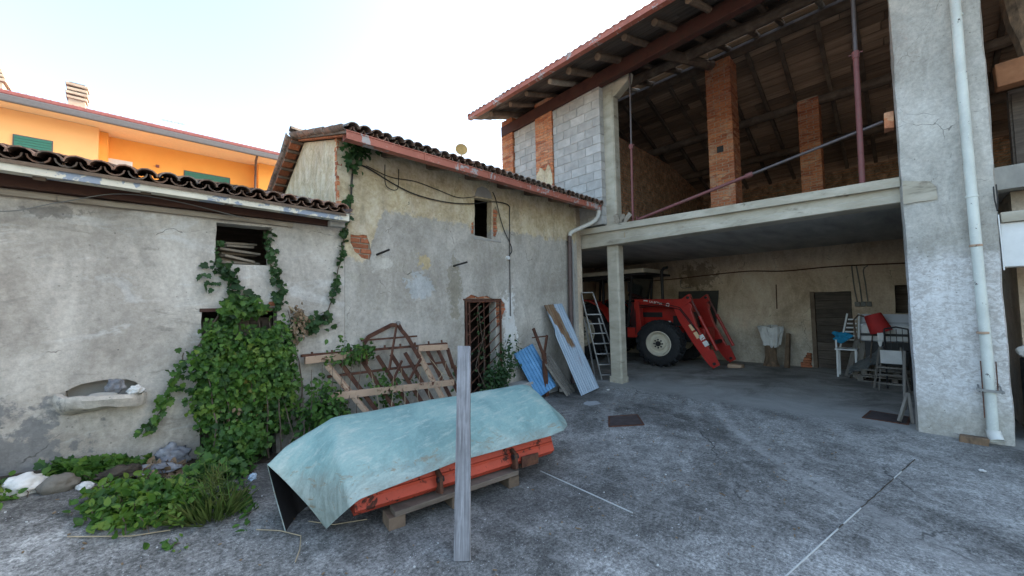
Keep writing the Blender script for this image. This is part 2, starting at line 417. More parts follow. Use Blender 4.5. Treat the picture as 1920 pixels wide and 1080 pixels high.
def m_leaf(name, cols):
    g = G(name); q = g.pos(); r = g.sep(g.vor(q, 11, out='Color'))[0]
    n1 = g.noise(q, 2.2, 4, .6)
    v = g.k('ADD', g.k('MULTIPLY', r, .55), g.k('MULTIPLY', n1, .5))
    col = g.ramp(v, [(.2+.62*i/(len(cols)-1), c) for i, c in enumerate(cols)])
    g.done(col, .55, 0, .35)
    t = g.n('ShaderNodeBsdfTranslucent'); g.l(g.hsv(col, sat=1.1, val=1.5), t.inputs['Color'])
    mx = g.n('ShaderNodeMixShader'); mx.inputs[0].default_value = .3
    g.nt.links.new(g.b.outputs[0], mx.inputs[1]); g.nt.links.new(t.outputs[0], mx.inputs[2])
    g.nt.links.new(mx.outputs[0], g.nt.nodes['Material Output'].inputs['Surface'])
    return g.m
def flat(name, c, rough=.6, metal=0.0, spec=.4, var=.12, scale=9, bstr=.15):
    return surf(name, [tuple(v*(1-var) for v in c), tuple(min(1, v*(1+var)) for v in c)], scale, 5, rough, 50, bstr, .003, metal, spec)

MT = dict(
    ground=m_ground(), pl_left=m_plaster_left(), pl_mid=m_plaster_mid(), pillar=m_pillar(), interior=m_interior(), brickwall=m_brickwall(),
    tile=m_tile('old_clay_tile', [(.17,.125,.10), (.25,.165,.125), (.33,.19,.135), (.24,.20,.17), (.30,.25,.21)], 'obj'),
    tile_s=m_tile('old_clay_tile_mass', [(.17,.125,.10), (.25,.165,.125), (.33,.19,.135), (.24,.20,.17), (.30,.25,.21)], 'pos'),
    tile_b=m_tile('red_clay_tile', [(.28,.14,.10), (.36,.18,.125), (.25,.15,.12), (.2,.16,.14)], 'obj'),
    brick=surf('red_brick', [(.30,.10,.05), (.42,.15,.075), (.50,.20,.11)], 30, 5, .92, 70, .5, .004, coord='obj', var=.28, dirt=((.42,.36,.28), 9, .6, .72)),
    brick_s=m_bricks(),
    mortar=surf('lime_mortar', [(.30,.25,.19), (.42,.37,.29)], 12, 5, .95, 60, .5, .005),
    mortar_o=surf('brick_dust_mortar', [(.36,.26,.18), (.48,.38,.28)], 12, 5, .95, 60, .5, .005),
    block=surf('concrete_block', [(.34,.335,.325), (.42,.415,.40), (.52,.515,.50)], 5, 7, .95, 110, .6, .004, coord='obj', var=.13),
    concrete=surf('board_marked_concrete', [(.33,.295,.225), (.43,.39,.31), (.53,.485,.40)], 2.2, 7, .9, 45, .45, .006, stretch=(1, 1, 2.5), dirt=((.17,.15,.115), 2.4, .58, .75)),
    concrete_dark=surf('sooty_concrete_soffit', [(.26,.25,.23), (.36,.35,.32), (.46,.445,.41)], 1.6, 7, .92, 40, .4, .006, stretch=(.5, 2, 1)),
    cement=surf('cement_patch', [(.32,.31,.29), (.41,.40,.375)], 5, 6, .93, 60, .4, .005),
    steelbeam=surf('red_brown_beam', [(.055,.022,.018), (.085,.034,.026), (.06,.035,.025)], 4, 6, .7, 30, .3, .004),
    plate=surf('brown_wall_plate', [(.05,.024,.018), (.085,.04,.028), (.065,.035,.025)], 3, 7, .8, 40, .5, .006, stretch=(.6, 3, 6)),
    oldwood=m_wood('dark_old_timber', [(.08,.056,.042), (.15,.108,.078), (.24,.18,.13)], (3, 3, 3), .3),
    palewood=m_wood('bleached_timber', [(.20,.165,.125), (.31,.265,.21), (.42,.37,.30)], (3, 22, 22), .15),
    deck=m_wood('roof_boarding', [(.16,.10,.065), (.28,.185,.125), (.42,.295,.205)], (20, 1.5, 20), .5),
    deck_f=m_wood('darkened_eave_boarding', [(.07,.055,.045), (.12,.095,.075), (.18,.145,.115)], (20, 1.5, 20), .35),  # roof boarding again, darkened in colour to offset ground light on the front slope
    greyboard=m_wood('weathered_grey_wood', [(.09,.085,.085), (.24,.235,.24), (.44,.435,.445)], (48, 25, 2.2), .05),
    slatwood=m_wood('grey_slat_wood', [(.12,.105,.09), (.2,.18,.155), (.29,.265,.23)], (4, 22, 4), .2),
    redwood=m_wood('red_brown_timber', [(.16,.07,.035), (.26,.115,.055), (.34,.16,.08)], (3, 3, 3), .2),
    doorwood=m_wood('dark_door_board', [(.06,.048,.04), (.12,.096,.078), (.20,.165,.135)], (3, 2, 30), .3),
    orange=surf('orange_render', [(.82,.36,.085), (.87,.40,.10)], 1.2, 4, .9, 60, .2, .004),
    orange_l=surf('pale_orange_render', [(.84,.46,.20), (.88,.50,.22)], 1.2, 4, .9, 60, .2, .004),
    soffit=flat('cream_soffit', (.78,.56,.34), .85, var=.05),
    shutter=flat('green_shutter', (.035,.17,.13), .5, var=.1),
    slategut=flat('grey_metal_gutter', (.10,.10,.11), .45, var=.1),
    maroon=flat('maroon_roof_tile', (.22,.075,.075), .7, var=.2),
    white=flat('white_paint', (.72,.72,.70), .6, var=.06),
    window_white=flat('white_blind', (.62,.64,.68), .5, var=.05),
    chimney=surf('weathered_chimney', [(.34,.29,.24), (.45,.40,.34)], 4, 5, .9),
    gut_cream=m_peel('cream_paint_on_zinc', (.70,.66,.54), (.27,.31,.37), 3.1, .545, .575, .55, extra=(.47,.45,.37)),
    gut_red=m_peel('terracotta_paint_on_zinc', (.42,.14,.095), (.40,.38,.37), 3.3, .56, .60, .6, extra=(.55,.30,.24)),
    pipe_white=flat('white_pvc', (.66,.66,.62), .4, var=.07),
    pipe_brown=flat('brown_pipe', (.105,.07,.065), .5, var=.2),
    pipe_cream=m_peel('cream_paint_flaking_pipe', (.70,.73,.67), (.10,.09,.085), 7.5, .655, .69, .5, extra=(.78,.80,.74)),
    rust=surf('rusted_steel', [(.055,.026,.020), (.10,.045,.03), (.15,.07,.042)], 14, 7, .85, 70, .5, .003, spec=.25),
    rustpaint=m_peel('salmon_paint_on_rust', (.52,.36,.25), (.12,.05,.03), 9, .56, .66, .7, extra=(.36,.17,.09)),
    prop=surf('red_oxide_steel', [(.13,.045,.045), (.19,.07,.068), (.15,.075,.065)], 8, 6, .6, 40, .25, .003, spec=.35),
    propgrey=surf('worn_grey_tube', [(.09,.075,.075), (.14,.12,.12)], 10, 6, .5, 40, .2, .003, metal=.3),
    galv=surf('dull_galvanised', [(.22,.22,.22), (.33,.33,.32)], 10, 6, .5, 40, .2, .003, metal=.5),
    black=flat('black_rubber', (.018,.018,.02), .7, var=.3, scale=20),
    tyre=surf('tyre_rubber', [(.016,.017,.019), (.028,.03,.033)], 8, 5, .75, 60, .3, .003, dirt=((.075,.07,.06), 4, .6, .8)),
    tred=surf('tractor_red', [(.36,.018,.014), (.46,.028,.02)], 5, 5, .38, 30, .06, .002, spec=.5, dirt=((.17,.05,.035), 9, .57, .75)),
    rim=surf('ivory_rim', [(.58,.53,.42), (.68,.63,.52)], 7, 5, .5, 30, .1, .002, dirt=((.3,.22,.13), 10, .62, .76)),
    darkmetal=flat('dark_metal', (.03,.03,.032), .5, .3, var=.3),
    glass=flat('dark_cab_glass', (.03,.035,.035), .08, 0, .6, var=.1, bstr=0),
    orangered=m_peel('orange_red_paint', (.58,.08,.04), (.075,.03,.022), 7.5, .57, .64, .55, extra=(.34,.06,.035)),
    dirt=surf('dark_soil', [(.03,.024,.018), (.06,.048,.036), (.1,.08,.06)], 8, 7, .97, 50, .8, .012),
    stone=surf('fieldstone', [(.12,.105,.085), (.2,.18,.15)], 7, 6, .93, 50, .5, .006),
    sack=surf('white_plastic_sack', [(.56,.55,.52), (.72,.71,.68)], 5, 5, .5, 18, .6, .015, dirt=((.3,.27,.22), 5, .62, .75)),
    bag=surf('grey_plastic_sheet', [(.09,.095,.11), (.2,.205,.22), (.34,.34,.35)], 6, 6, .4, 20, .7, .02),
    bluebag=flat('pale_blue_plastic', (.48,.6,.7), .4, var=.15),
    basin=surf('worn_basin_stone', [(.24,.225,.195), (.34,.32,.28), (.42,.40,.36)], 4, 7, .9, 40, .5, .008, stretch=(.6, 1, 2)),
    cable=flat('black_cable', (.025,.023,.022), .6),
    cable_g=flat('grey_cable', (.19,.185,.17), .7),
    cloth_w=flat('white_cloth', (.66,.65,.62), .9, var=.12),
    cloth_b=flat('blue_cloth', (.02,.24,.42), .85, var=.2),
    cloth_d=surf('grey_tarpaulin', [(.075,.08,.08), (.14,.145,.14)], 8, 5, .8, 30, .5, .01),
    red=flat('red_fabric', (.45,.03,.028), .75, var=.12),
    silver=flat('dull_silver', (.42,.43,.44), .4, .4, var=.12),
    bark=surf('split_log', [(.09,.062,.042), (.17,.115,.075), (.30,.19,.115)], 9, 7, .92, 40, .7, .012, stretch=(1.4, 1.4, .5)),
    manhole=surf('iron_cover', [(.045,.035,.034), (.085,.066,.062)], 9, 6, .8, 60, .5, .006),
    seal=flat('white_joint_filler', (.52,.53,.52), .8, var=.12),
    puddle=flat('pale_spill', (.36,.37,.38), .5, var=.15),
    leaf=m_leaf('vine_leaf', [(.022,.055,.014), (.045,.105,.022), (.075,.165,.03), (.13,.22,.04)]),
    leaf_b=m_leaf('weed_leaf', [(.03,.075,.015), (.06,.14,.022), (.1,.2,.03), (.17,.24,.04)]),
    leaf_g=m_leaf('grass_blade', [(.05,.085,.02), (.085,.13,.03), (.15,.17,.05)]),
    leaf_d=m_leaf('ivy_leaf', [(.018,.045,.015), (.035,.08,.026), (.06,.12,.04)]),
    leaf_y=m_leaf('yellowing_leaf', [(.16,.17,.03), (.25,.22,.05)]),
    dryleaf=surf('dry_leaf', [(.12,.075,.04), (.22,.15,.09), (.32,.25,.17)], 12, 4, .9),
    stem=surf('vine_stem', [(.09,.062,.045), (.16,.125,.095)], 20, 5, .9),
    straw=flat('dry_straw', (.36,.29,.19), .9, var=.2),
    dish=flat('yellowed_dish', (.55,.36,.13), .6, var=.15),
)

# ------------------------------------------------------------------ ground
def axis_pts(lo, hi, fine_lo, fine_hi, st):
    a = list(np.arange(fine_lo, fine_hi+1e-6, st))
    x = fine_lo; d = st
    while x > lo: d *= 1.6; x -= d; a.insert(0, max(x, lo))
    x = fine_hi; d = st
    while x < hi: d *= 1.6; x += d; a.append(min(x, hi))
    return a
gx = axis_pts(-400, 400, -3, 13, .16); gy = axis_pts(-400, 400, -3, 9, .16)
gm = MB()
for yy in gy:
    for xx in gx:
        z = gh(xx, yy)
        if -3 < xx < 12 and -3 < yy < 6:
            z += .006*fbm(xx*.8, yy*.8) + .012*sm((2.2-xx)/2)*fbm(xx*2.5, yy*2.5, 3)*sm((yy-3)/1.5)
        gm.v.append((xx, yy, z))
nx = len(gx)
for j in range(len(gy)-1):
    for i in range(nx-1): gm.f.append((j*nx+i, j*nx+i+1, (j+1)*nx+i+1, (j+1)*nx+i))
ground = struct(gm.build('ground', MT['ground'], None, 'all', fixn=False))

# ------------------------------------------------------------------ sheets with openings
def inside(p, poly):
    x, y = p; r = False; n = len(poly); j = n-1
    for i in range(n):
        xi, yi = poly[i]; xj, yj = poly[j]
        if (yi > y) != (yj > y) and x < (xj-xi)*(y-yi)/(yj-yi)+xi: r = not r
        j = i
    return r
def rough_poly(pts, step=.06, amp=.012, seed=0):
    """subdivide a polygon and make its edges uneven"""
    out = []
    for i, (x, y) in enumerate(pts):
        x2, y2 = pts[(i+1) % len(pts)]; L = math.hypot(x2-x, y2-y); k = max(1, int(L/step))
        for t in range(k):
            u = t/k; px, py = x+(x2-x)*u, y+(y2-y)*u
            out.append((px+amp*fbm(px*14, py*14, seed), py+amp*fbm(px*14, py*14, seed+9)))
    return out
def sheet(name, outer, holes, fn, mat, parent, step=.09, depth=.3, und=.008, smooth=True):
    """wall face in (a, b) coordinates; fn(a, b, d) -> point, d = depth into the wall.  holes: list of (polygon, reveal depth)"""
    vs = []; es = []
    for loop in [outer]+[h[0] for h in holes]:
        b = len(vs); n = len(loop); vs += [Vector(p) for p in loop]; es += [(b+i, b+(i+1) % n) for i in range(n)]
    a0 = min(p[0] for p in outer); a1 = max(p[0] for p in outer); b0 = min(p[1] for p in outer); b1 = max(p[1] for p in outer)
    for i in range(1, int((a1-a0)/step)):
        for j in range(1, int((b1-b0)/step)):
            p = (a0+i*step+random.uniform(-.2, .2)*step, b0+j*step+random.uniform(-.2, .2)*step)
            if inside(p, outer) and not any(inside(p, h[0]) for h in holes): vs.append(Vector(p))
    rv, re, rf, *_ = delaunay_2d_cdt(vs, es, [], 0, 1e-5)
    mb = MB()
    for p in rv: mb.v.append(tuple(fn(p[0], p[1], und*fbm(p[0]*1.7, p[1]*1.7, 5))))
    for f in rf:
        c = (sum(rv[i][0] for i in f)/len(f), sum(rv[i][1] for i in f)/len(f))
        if inside(c, outer) and not any(inside(c, h[0]) for h in holes): mb.f.append(tuple(f))
    for h, dp in holes:
        n = len(h); b = len(mb.v)
        for p in h: mb.v.append(tuple(fn(p[0], p[1], und*fbm(p[0]*1.7, p[1]*1.7, 5))))
        for p in h: mb.v.append(tuple(fn(p[0], p[1], dp)))
        for i in range(n): mb.f.append((b+i, b+(i+1) % n, b+n+(i+1) % n, b+n+i))
    o = mb.build(name, mat, parent, smooth)
    return o
def bricks_in(parent, poly, fn, dface, dback, mesh_cache={}, seed=1, bw=.24, bh=.058, joint=.013, th=.1, amin=-99, amax=99):
    """whole bricks behind a hole in the plaster, one object each; clipped to those touching the polygon"""
    a0 = min(p[0] for p in poly); a1 = max(p[0] for p in poly); b0 = min(p[1] for p in poly); b1 = max(p[1] for p in poly)
    key = (bw, bh, th)
    if key not in mesh_cache:
        mesh_cache[key] = setmat(MB().box(-bw/2, bw/2, -th, 0, -bh/2, bh/2, .004).mesh('brick', .006), MT['brick'])
    me = mesh_cache[key]; rr = random.Random(seed); r = 0; b = b0-.02
    while b < b1+bh:
        a = a0-bw+(bw/2 if r % 2 else 0)
        while a < a1+bw:
            c = (a, b)
            if any(inside((a+da, b+db), poly) for da in (-bw*.45, 0, bw*.45) for db in (-bh*.4, bh*.4)):
                c0, c1 = max(a-bw/2, amin), min(a+bw/2, amax)
                if c1-c0 < .04: a += bw+joint; continue
                p = fn((c0+c1)/2, b, dface+rr.uniform(0, .012)); e = (fn(a+1, b, 0)-fn(a, b, 0)); n = (fn(a, b, 0)-fn(a, b, 1))
                inst('brick', me, parent, frame(p, e, n, V(0,0,1)) @ Matrix.Rotation(rr.uniform(-.03, .03), 4, 'Y') @ Matrix.Diagonal(((c1-c0)/bw, 1, 1, 1)))
            a += bw+joint
        b += bh+joint; r += 1
    a0, a1 = max(a0-.03, amin), min(a1+.03, amax); m = MB(); q = [(a0, b0-.03), (a1, b0-.03), (a1, b1+.03), (a0, b1+.03)]
    m.prism(q, lambda u, v, t: fn(u, v, t), dback, dback+.04)
    return m.build('mortar_bed', MT['mortar'], parent)

YW = 5.10                                     # plane of the courtyard fronts of both houses
fnF = lambda a, b, d: V(a, YW+d, b)

# ------------------------------------------------------------------ clay tiles
def coppo(flip=False, L=.46, w0=.076, w1=.060, h=.062, t=.011, n=6):
    mb = MB(); s = -1 if flip else 1
    rows = []
    for yy, wd in ((0, w0), (L, w1)):
        for rad in (0, t):
            rows.append([((wd-rad)*math.cos(math.pi*k/n), yy, s*((h*wd/w0)-rad)*math.sin(math.pi*k/n)) for k in range(n+1)])
    mb.v = [p for r in rows for p in r]; m = n+1
    for k in range(n):
        mb.f += [(k, k+1, 2*m+k+1, 2*m+k), (m+k, 3*m+k, 3*m+k+1, m+k+1), (k, m+k, m+k+1, k+1), (2*m+k, 2*m+k+1, 3*m+k+1, 3*m+k)]
    mb.f += [(0, 2*m, 3*m, m), (n, m+n, 3*m+n, 2*m+n)]
    me = mb.mesh('roof_tile')
    me.polygons.foreach_set('use_smooth', [True]*len(me.polygons)); me.set_sharp_from_angle(angle=R3(50))
    return mb, me
cov_mb, cov_me = coppo(); pan_mb, pan_me = coppo(True, w0=.066, w1=.076)
cov_red = cov_me.copy(); setmat(cov_me, MT['tile']); setmat(pan_me, MT['tile']); setmat(cov_red, MT['tile_b'])
def tile_roof(parent, o, e, s, cols, rows, pitch, solo_cov, solo_pan, me_cov=None, run=.37, seed=3, skip=None):
    rr = random.Random(seed); n = e.cross(s).normalized()
    if n.z < 0: n = -n
    rest = MB()
    for r in range(rows):
        for c in range(cols+1):
            for kind in (0, 1):
                if kind == 0 and c == cols: continue
                if skip and skip(r, c): continue
                base = o + e*((c+.5 if kind == 0 else c)*pitch+rr.uniform(-.008, .008)) + s*(r*run+rr.uniform(-.02, .02)) + n*(.046 if kind == 0 else .056) + s*(0 if kind == 0 or r else .05)
                tilt = -.035 if kind == 0 else -.03
                m = frame(base, e, s, n) @ Euler((tilt+rr.uniform(-.015, .015), rr.uniform(-.05, .05), rr.uniform(-.03, .03))).to_matrix().to_4x4()
                m = Matrix.Translation(n*(.016 if r else .016)) @ m
                if r < (solo_cov if kind == 0 else solo_pan):
                    inst('roof_tile', (me_cov or cov_me) if kind == 0 else pan_me, parent, m)
                else:
                    src = cov_mb if kind == 0 else pan_mb
                    rest.add([m @ Vector(p) for p in src.v], src.f)
    if rest.v: stuff(rest.build('roof_tiles', MT['tile_s'], parent, True))

# ------------------------------------------------------------------ low outbuilding on the left
low = thing('outbuilding', 'low grey plastered outbuilding with cream gutter and overgrown doorway', 'building', (-.5, YW, 0))
win_h = rough_poly([(.52, 2.215), (1.03, 2.215), (1.04, 2.665), (.53, 2.655)], .08, .008)
door_h = rough_poly([(.42, .0), (1.10, .0), (1.10, 1.70), (.42, 1.70)], .1, .008)
niche_h = rough_poly([(-.50, .90), (-.06, .88), (-.03, 1.0), (-.06, 1.05), (-.12, 1.085), (-.25, 1.10), (-.40, 1.09), (-.49, 1.04)], .05, .008, 5)
loss0 = rough_poly([(-.62, .50), (-.54, .52), (-.55, .62), (-.58, .72), (-.63, .70), (-.61, .6)], .03, .014, 3)
loss1 = rough_poly([(.99, 1.735), (1.11, 1.74), (1.13, 1.83), (1.02, 1.80)], .04, .012, 4)
sheet('wall', [(-6, -.15), (1.868, -.15), (1.868, 2.84), (-6, 2.84)], [(niche_h, .17), (win_h, .20), (door_h, .18), (loss1, .03)], fnF, MT['pl_left'], low, .085)
bricks_in(low, loss1, fnF, .014, .03, seed=3)
m = MB().box(-6, -5.7, YW+.35, 8.2, 0, 3.3); m.build('side_wall', MT['pl_left'], low)
MB().box(-6, 1.70, 8.2, 8.5, 0, 3.6).build('back_wall', MT['pl_left'], low)
MB().box(-.6, 1.75, YW+1.3, YW+1.36, 0, 3.2).build('dark_backing', MT['doorwood'], low)  # added dark wall that makes the window opening look deep and unlit
# door with planks behind the creeper
door = MB().box(.43, 1.09, YW+.2, YW+.23, .05, 1.62).build('door', MT['doorwood'], low)
for i in range(6): MB().box(.44+i*.108, .54+i*.108, YW+.18, YW+.205, .06, 1.58, .003).build('plank', MT['doorwood'], door)
MB().box(.40, 1.12, YW-.006, YW+.12, 1.70, 1.735, .002).build('lintel', MT['steelbeam'], low, bevel=.004)
# wall plate, tan board under it, gutter
MB().bar((-6, YW-.03, 2.80), (1.70, YW-.03, 2.815), .12, .12).build('wall_plate', MT['plate'], low, bevel=.012)
mb = MB()
x = -6.0
while x < 1.2:
    L = random.uniform(1.2, 2.0); mb.bar((x, YW-.02, 2.712+random.uniform(-.006, .006)), (min(x+L, 1.25), YW-.02, 2.712+random.uniform(-.006, .006)), .07, .045); x += L
mb.build('bearer_board', MT['palewood'], low, bevel=.006)
for xx in np.arange(-5.6, 1.8, .62):
    MB().bar((xx, YW-.30, 2.83), (xx, YW+.5, 3.10), .07, .09).build('rafter', MT['oldwood'], low, bevel=.008)
def gutter(parent, p, q, h, d, mat, joints, out):
    """box gutter from p to q (bottom front edge line), opening upwards, out = outward unit vector"""
    p, q = Vector(p), Vector(q); t = .004; o = Vector(out)
    prof = [(0, 0), (-d, 0), (-d, h*.75), (-d+t, h*.75), (-d+t, t), (-t, t), (-t, h-.012), (-.016, h-.008), (-.014, h), (.006, h), (.008, h-.014), (0, h-.016)]
    n = max(2, int((q-p).length/.35)); mb = MB(); k = len(prof)
    for i in range(n+1):
        c = p.lerp(q, i/n) + V(0, 0, .004*fbm(i*.7, 3.3)) + o*(.004*fbm(i*.6, 8.1))
        for u, v in prof: mb.v.append(tuple(c+o*u+V(0, 0, v)))
    for i in range(n):
        for j in range(k): mb.f.append((i*k+j, i*k+(j+1) % k, (i+1)*k+(j+1) % k, (i+1)*k+j))
    mb.f.append(tuple(range(k))); mb.f.append(tuple(n*k+j for j in range(k))[::-1])
    g = mb.build('gutter', mat, parent)
    d_ = (q-p).normalized()
    for s in joints:
        c = p+d_*s
        MB().bar(c-d_*.012+o*.004+V(0, 0, h/2-.002), c+d_*.012+o*.004+V(0, 0, h/2-.002), .008, h+.004).build('joint_band', mat, g)
    return g
gutter(low, (-6, 4.755, 2.89), (1.80, 4.755, 2.785), .085, .11, MT['gut_cream'], [1.6, 3.4, 5.15, 6.6], (0, -1, 0))
SLP = .262
sl = V(0, 1, SLP).normalized()
DT = .105
MB().add([(-6, 4.74, 2.872+DT), (1.76, 4.74, 2.872), (1.76, 8.3, 2.872+SLP*3.56), (-6, 8.3, 2.872+DT+SLP*3.56),
          (-6, 4.74, 2.842+DT), (1.76, 4.74, 2.842), (1.76, 8.3, 2.842+SLP*3.56), (-6, 8.3, 2.842+DT+SLP*3.56)],
         [(0,1,2,3),(7,6,5,4),(0,4,5,1),(1,5,6,2),(2,6,7,3),(3,7,4,0)]).build('roof_deck', MT['oldwood'], low)
eL = V(1, 0, -.0135).normalized(); sl = (sl-eL*sl.dot(eL)).normalized()
tile_roof(low, V(-2.36, 4.73, 2.918), eL, sl, 29, 9, .1425, 7, 2, seed=5)
tile_roof(low, V(-6.0, 4.73, 2.967), eL, sl, 25, 9, .1425, 0, 0, seed=6)
MB().bar((1.80, 4.74, 2.875), (1.80, 5.09, 2.99), .10, .006).build('flashing', MT['galv'], low)
MB().bar((1.62, YW-.16, 2.765), (1.80, YW-.16, 2.765), .10, .07).build('bracket_stone', MT['cement'], low, bevel=.01)
# boards stacked inside the window
for i, (x0, z0, L, a, dy) in enumerate([(.58, 2.25, .36, .02, .30), (.57, 2.285, .40, -.05, .36), (.60, 2.32, .30, -.16, .26), (.58, 2.355, .36, .03, .38),
                                        (.56, 2.395, .40, -.06, .28), (.62, 2.44, .28, .06, .34), (.60, 2.475, .34, .07, .40)]):
    c = V(x0, YW+dy-.12, z0); q = c+V(L*math.cos(a), .12, L*math.sin(a))
    o = MB().bar(c, q, .11, .026, (0, 0, 1)).build('wooden_board', MT['palewood'], None, bevel=.004)
    nm = ['lowest', 'second lowest', 'third lowest', 'fourth', 'fifth', 'second highest', 'topmost'][i]
    tag(o, f'{nm} grey board of the pile in the small dark window', 'board', 'boards piled in the window')

# ------------------------------------------------------------------ middle house
mid = thing('farmhouse', 'two storey farmhouse with cream and cement plaster and terracotta gutter', 'building', (4.3, YW, 0))
wtop = rough_poly([(4.045, 2.915), (4.43, 2.89), (4.45, 3.60), (4.055, 3.57)], .07, .01, 2)
arch = [(4.06, 3.60), (4.45, 3.62), (4.43, 3.72), (4.34, 3.79), (4.22, 3.80), (4.12, 3.75)]
mdoor = rough_poly([(3.79, -.1), (4.48, -.1), (4.48, 1.80), (3.80, 1.80)], .09, .012, 3)
loss2 = rough_poly([(1.94, 2.69), (2.17, 2.70), (2.19, 2.60), (2.24, 2.47), (2.20, 2.36), (2.10, 2.39), (2.0, 2.47), (1.945, 2.58)], .05, .016, 6)
loss3 = rough_poly([(4.505, 1.30), (4.62, 1.35), (4.66, 1.52), (4.73, 1.62), (4.72, 1.74), (4.64, 1.80), (4.505, 1.81)], .05, .014, 7)
loss4 = rough_poly([(4.472, 2.95), (4.52, 2.93), (4.58, 3.05), (4.56, 3.25), (4.60, 3.40), (4.53, 3.5), (4.475, 3.44)], .05, .012, 8)
loss5 = rough_poly([(3.97, 2.93), (4.035, 2.93), (4.035, 3.16), (3.985, 3.12)], .04, .012, 8)
loss6 = rough_poly([(3.80, 1.815), (4.46, 1.815), (4.30, 1.87), (4.1, 1.855), (3.95, 1.90)], .05, .012, 9)
sheet('wall', [(1.872, -.15), (6.95, -.15), (6.95, 3.98), (1.775, 3.98), (1.775, 2.845), (1.872, 2.845)],
      [(wtop, .13), (mdoor, .16), (loss2, .03), (loss3, .04), (loss4, .03), (loss5, .03), (loss6, .03)], fnF, MT['pl_mid'], mid, .085)
for lp, sd_, am, ax in ((loss2, 11, 1.9, 99), (loss3, 12, 4.495, 99), (loss4, 13, 4.462, 99), (loss5, 14, -99, 4.04), (loss6, 15, 3.7, 4.7)): bricks_in(mid, lp, fnF, .012, .03, seed=sd_, amin=am, amax=ax)
# gable end facing the yard's left
fnG = lambda a, b, d: V(1.775+d, a, b)
sheet('gable_wall', [(YW+.002, 2.6), (7.72, 2.6), (7.72, 3.80), (6.55, 4.36), (YW+.002, 3.93)], [], fnG, MT['pl_mid'], mid, .12)
mb = MB()
for i in range(17):                          # worn brick quoin at the corner
    z = 2.86+i*.066; mb.box(1.770, 1.795+random.uniform(0, .05), YW-.003+random.uniform(0, .008), YW+.03+random.uniform(0, .06), z, z+.058, .006)
mb.build('quoin', MT['brick_s'], mid)
MB().box(1.80, 7.0, 7.7, 7.95, 0, 3.8).build('back_wall', MT['pl_mid'], mid)
MB().box(6.952, 7.13, YW+.001, 7.70, 0, 4.1).build('side_wall', MT['interior'], mid)
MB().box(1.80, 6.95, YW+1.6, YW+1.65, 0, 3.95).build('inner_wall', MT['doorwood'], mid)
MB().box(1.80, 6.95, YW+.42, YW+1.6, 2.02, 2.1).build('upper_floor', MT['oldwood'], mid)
# roof: deck, tiles, verge bricks
sM = V(0, 1, .3).normalized(); ez = 3.80; ey = 4.48
rz = ez+.3*(6.58-ey)
MB().add([(1.66, ey, ez-.005), (7.03, ey, ez-.005), (7.03, 6.58, rz), (1.66, 6.58, rz), (1.66, ey, ez-.035), (7.03, ey, ez-.035), (7.03, 6.58, rz-.03), (1.66, 6.58, rz-.03)],
         [(0,1,2,3),(7,6,5,4),(0,4,5,1),(1,5,6,2),(2,6,7,3),(3,7,4,0)]).build('roof_deck', MT['oldwood'], mid)
bz = rz-.42*1.45
MB().add([(1.60, 6.58, rz+.002), (7.03, 6.58, rz+.002), (7.03, 8.03, bz), (1.60, 8.03, bz), (1.60, 6.58, rz-.032), (7.03, 6.58, rz-.032), (7.03, 8.03, bz-.03), (1.60, 8.03, bz-.03)],
         [(0,1,2,3),(7,6,5,4),(0,4,5,1),(1,5,6,2),(2,6,7,3),(3,7,4,0)]).build('rear_roof_deck', MT['oldwood'], mid)
tile_roof(mid, V(1.67, ey-.03, ez-.02), V(1, 0, 0), sM, 38, 6, .1411, 4, 1, seed=21)
sB = V(0, -1, .42).normalized()
tile_roof(mid, V(7.03, 8.06, bz-.01), V(-1, 0, 0), sB, 38, 4, .1425, 0, 0, seed=22)
for i in range(14):                          # ridge tiles
    inst('ridge_tile', cov_me, mid, frame(V(1.58+i*.385, 6.58, rz+.09), V(0, -1, 0), V(1, 0, 0), V(0, 0, 1)) @ Matrix.Rotation(-.04, 4, 'X'))
me = setmat(MB().box(0, .05, 0, .24, -.03, .03, .004).mesh('verge_brick', .005), MT['brick'])
for i in range(11):                          # flat tiles bedded along the verges
    inst('verge_brick', me, mid, frame(V(1.70, 4.62+i*.175, 3.78+.3*(4.62+i*.175-4.48)-.0), V(1, 0, 0), sM, V(1, 0, 0).cross(sM)))
mv = setmat(MB().box(0, .15, 0, .19, -.012, .012, .003).mesh('verge_slab', .003), MT['brick'])
for i in range(7):
    yb = 6.60+i*.205
    inst('verge_slab', mv, mid, frame(V(1.605, yb, rz-.05-.42*(yb-6.58)), V(1, 0, 0), -sB, V(1, 0, 0).cross(-sB)))
for i in range(7):
    yb = 6.60+i*.205
    MB().bar((1.60, yb, rz-.075-.42*(yb-6.58)), (1.80, yb, rz-.075-.42*(yb-6.58)), .045, .035).build('verge_batten', MT['oldwood'], mid)
for xx in (2.42, 3.15, 3.9, 4.63, 5.33, 6.05, 6.75):
    MB().bar((xx, 4.56, 3.74), (xx, 5.6, 3.74+.3*1.04), .09, .10).build('rafter', MT['oldwood'], mid, bevel=.012)
MB().bar((1.70, 4.62, 3.765), (7.0, 4.62, 3.765), .16, .03).build('eave_board', MT['steelbeam'], mid)
gutter(mid, (1.66, 4.47, 3.70), (7.02, 4.47, 3.70), .105, .11, MT['gut_red'], [1.05, 2.2, 3.05, 3.75, 4.75], (0, -1, 0))
MB().box(4.02, 4.66, YW-.012, YW+.25, 2.85, 2.885, .004).build('window_sill', MT['cement'], mid, bevel=.006)
MB().prism(arch, lambda u, v, t: V(u, t, v), YW-.004, YW+.02).build('arch_patch', MT['cement'], mid)
MB().box(3.78, 4.62, YW-.02, YW+.10, 1.80, 1.825, .003).build('door_lintel', MT['rust'], mid)
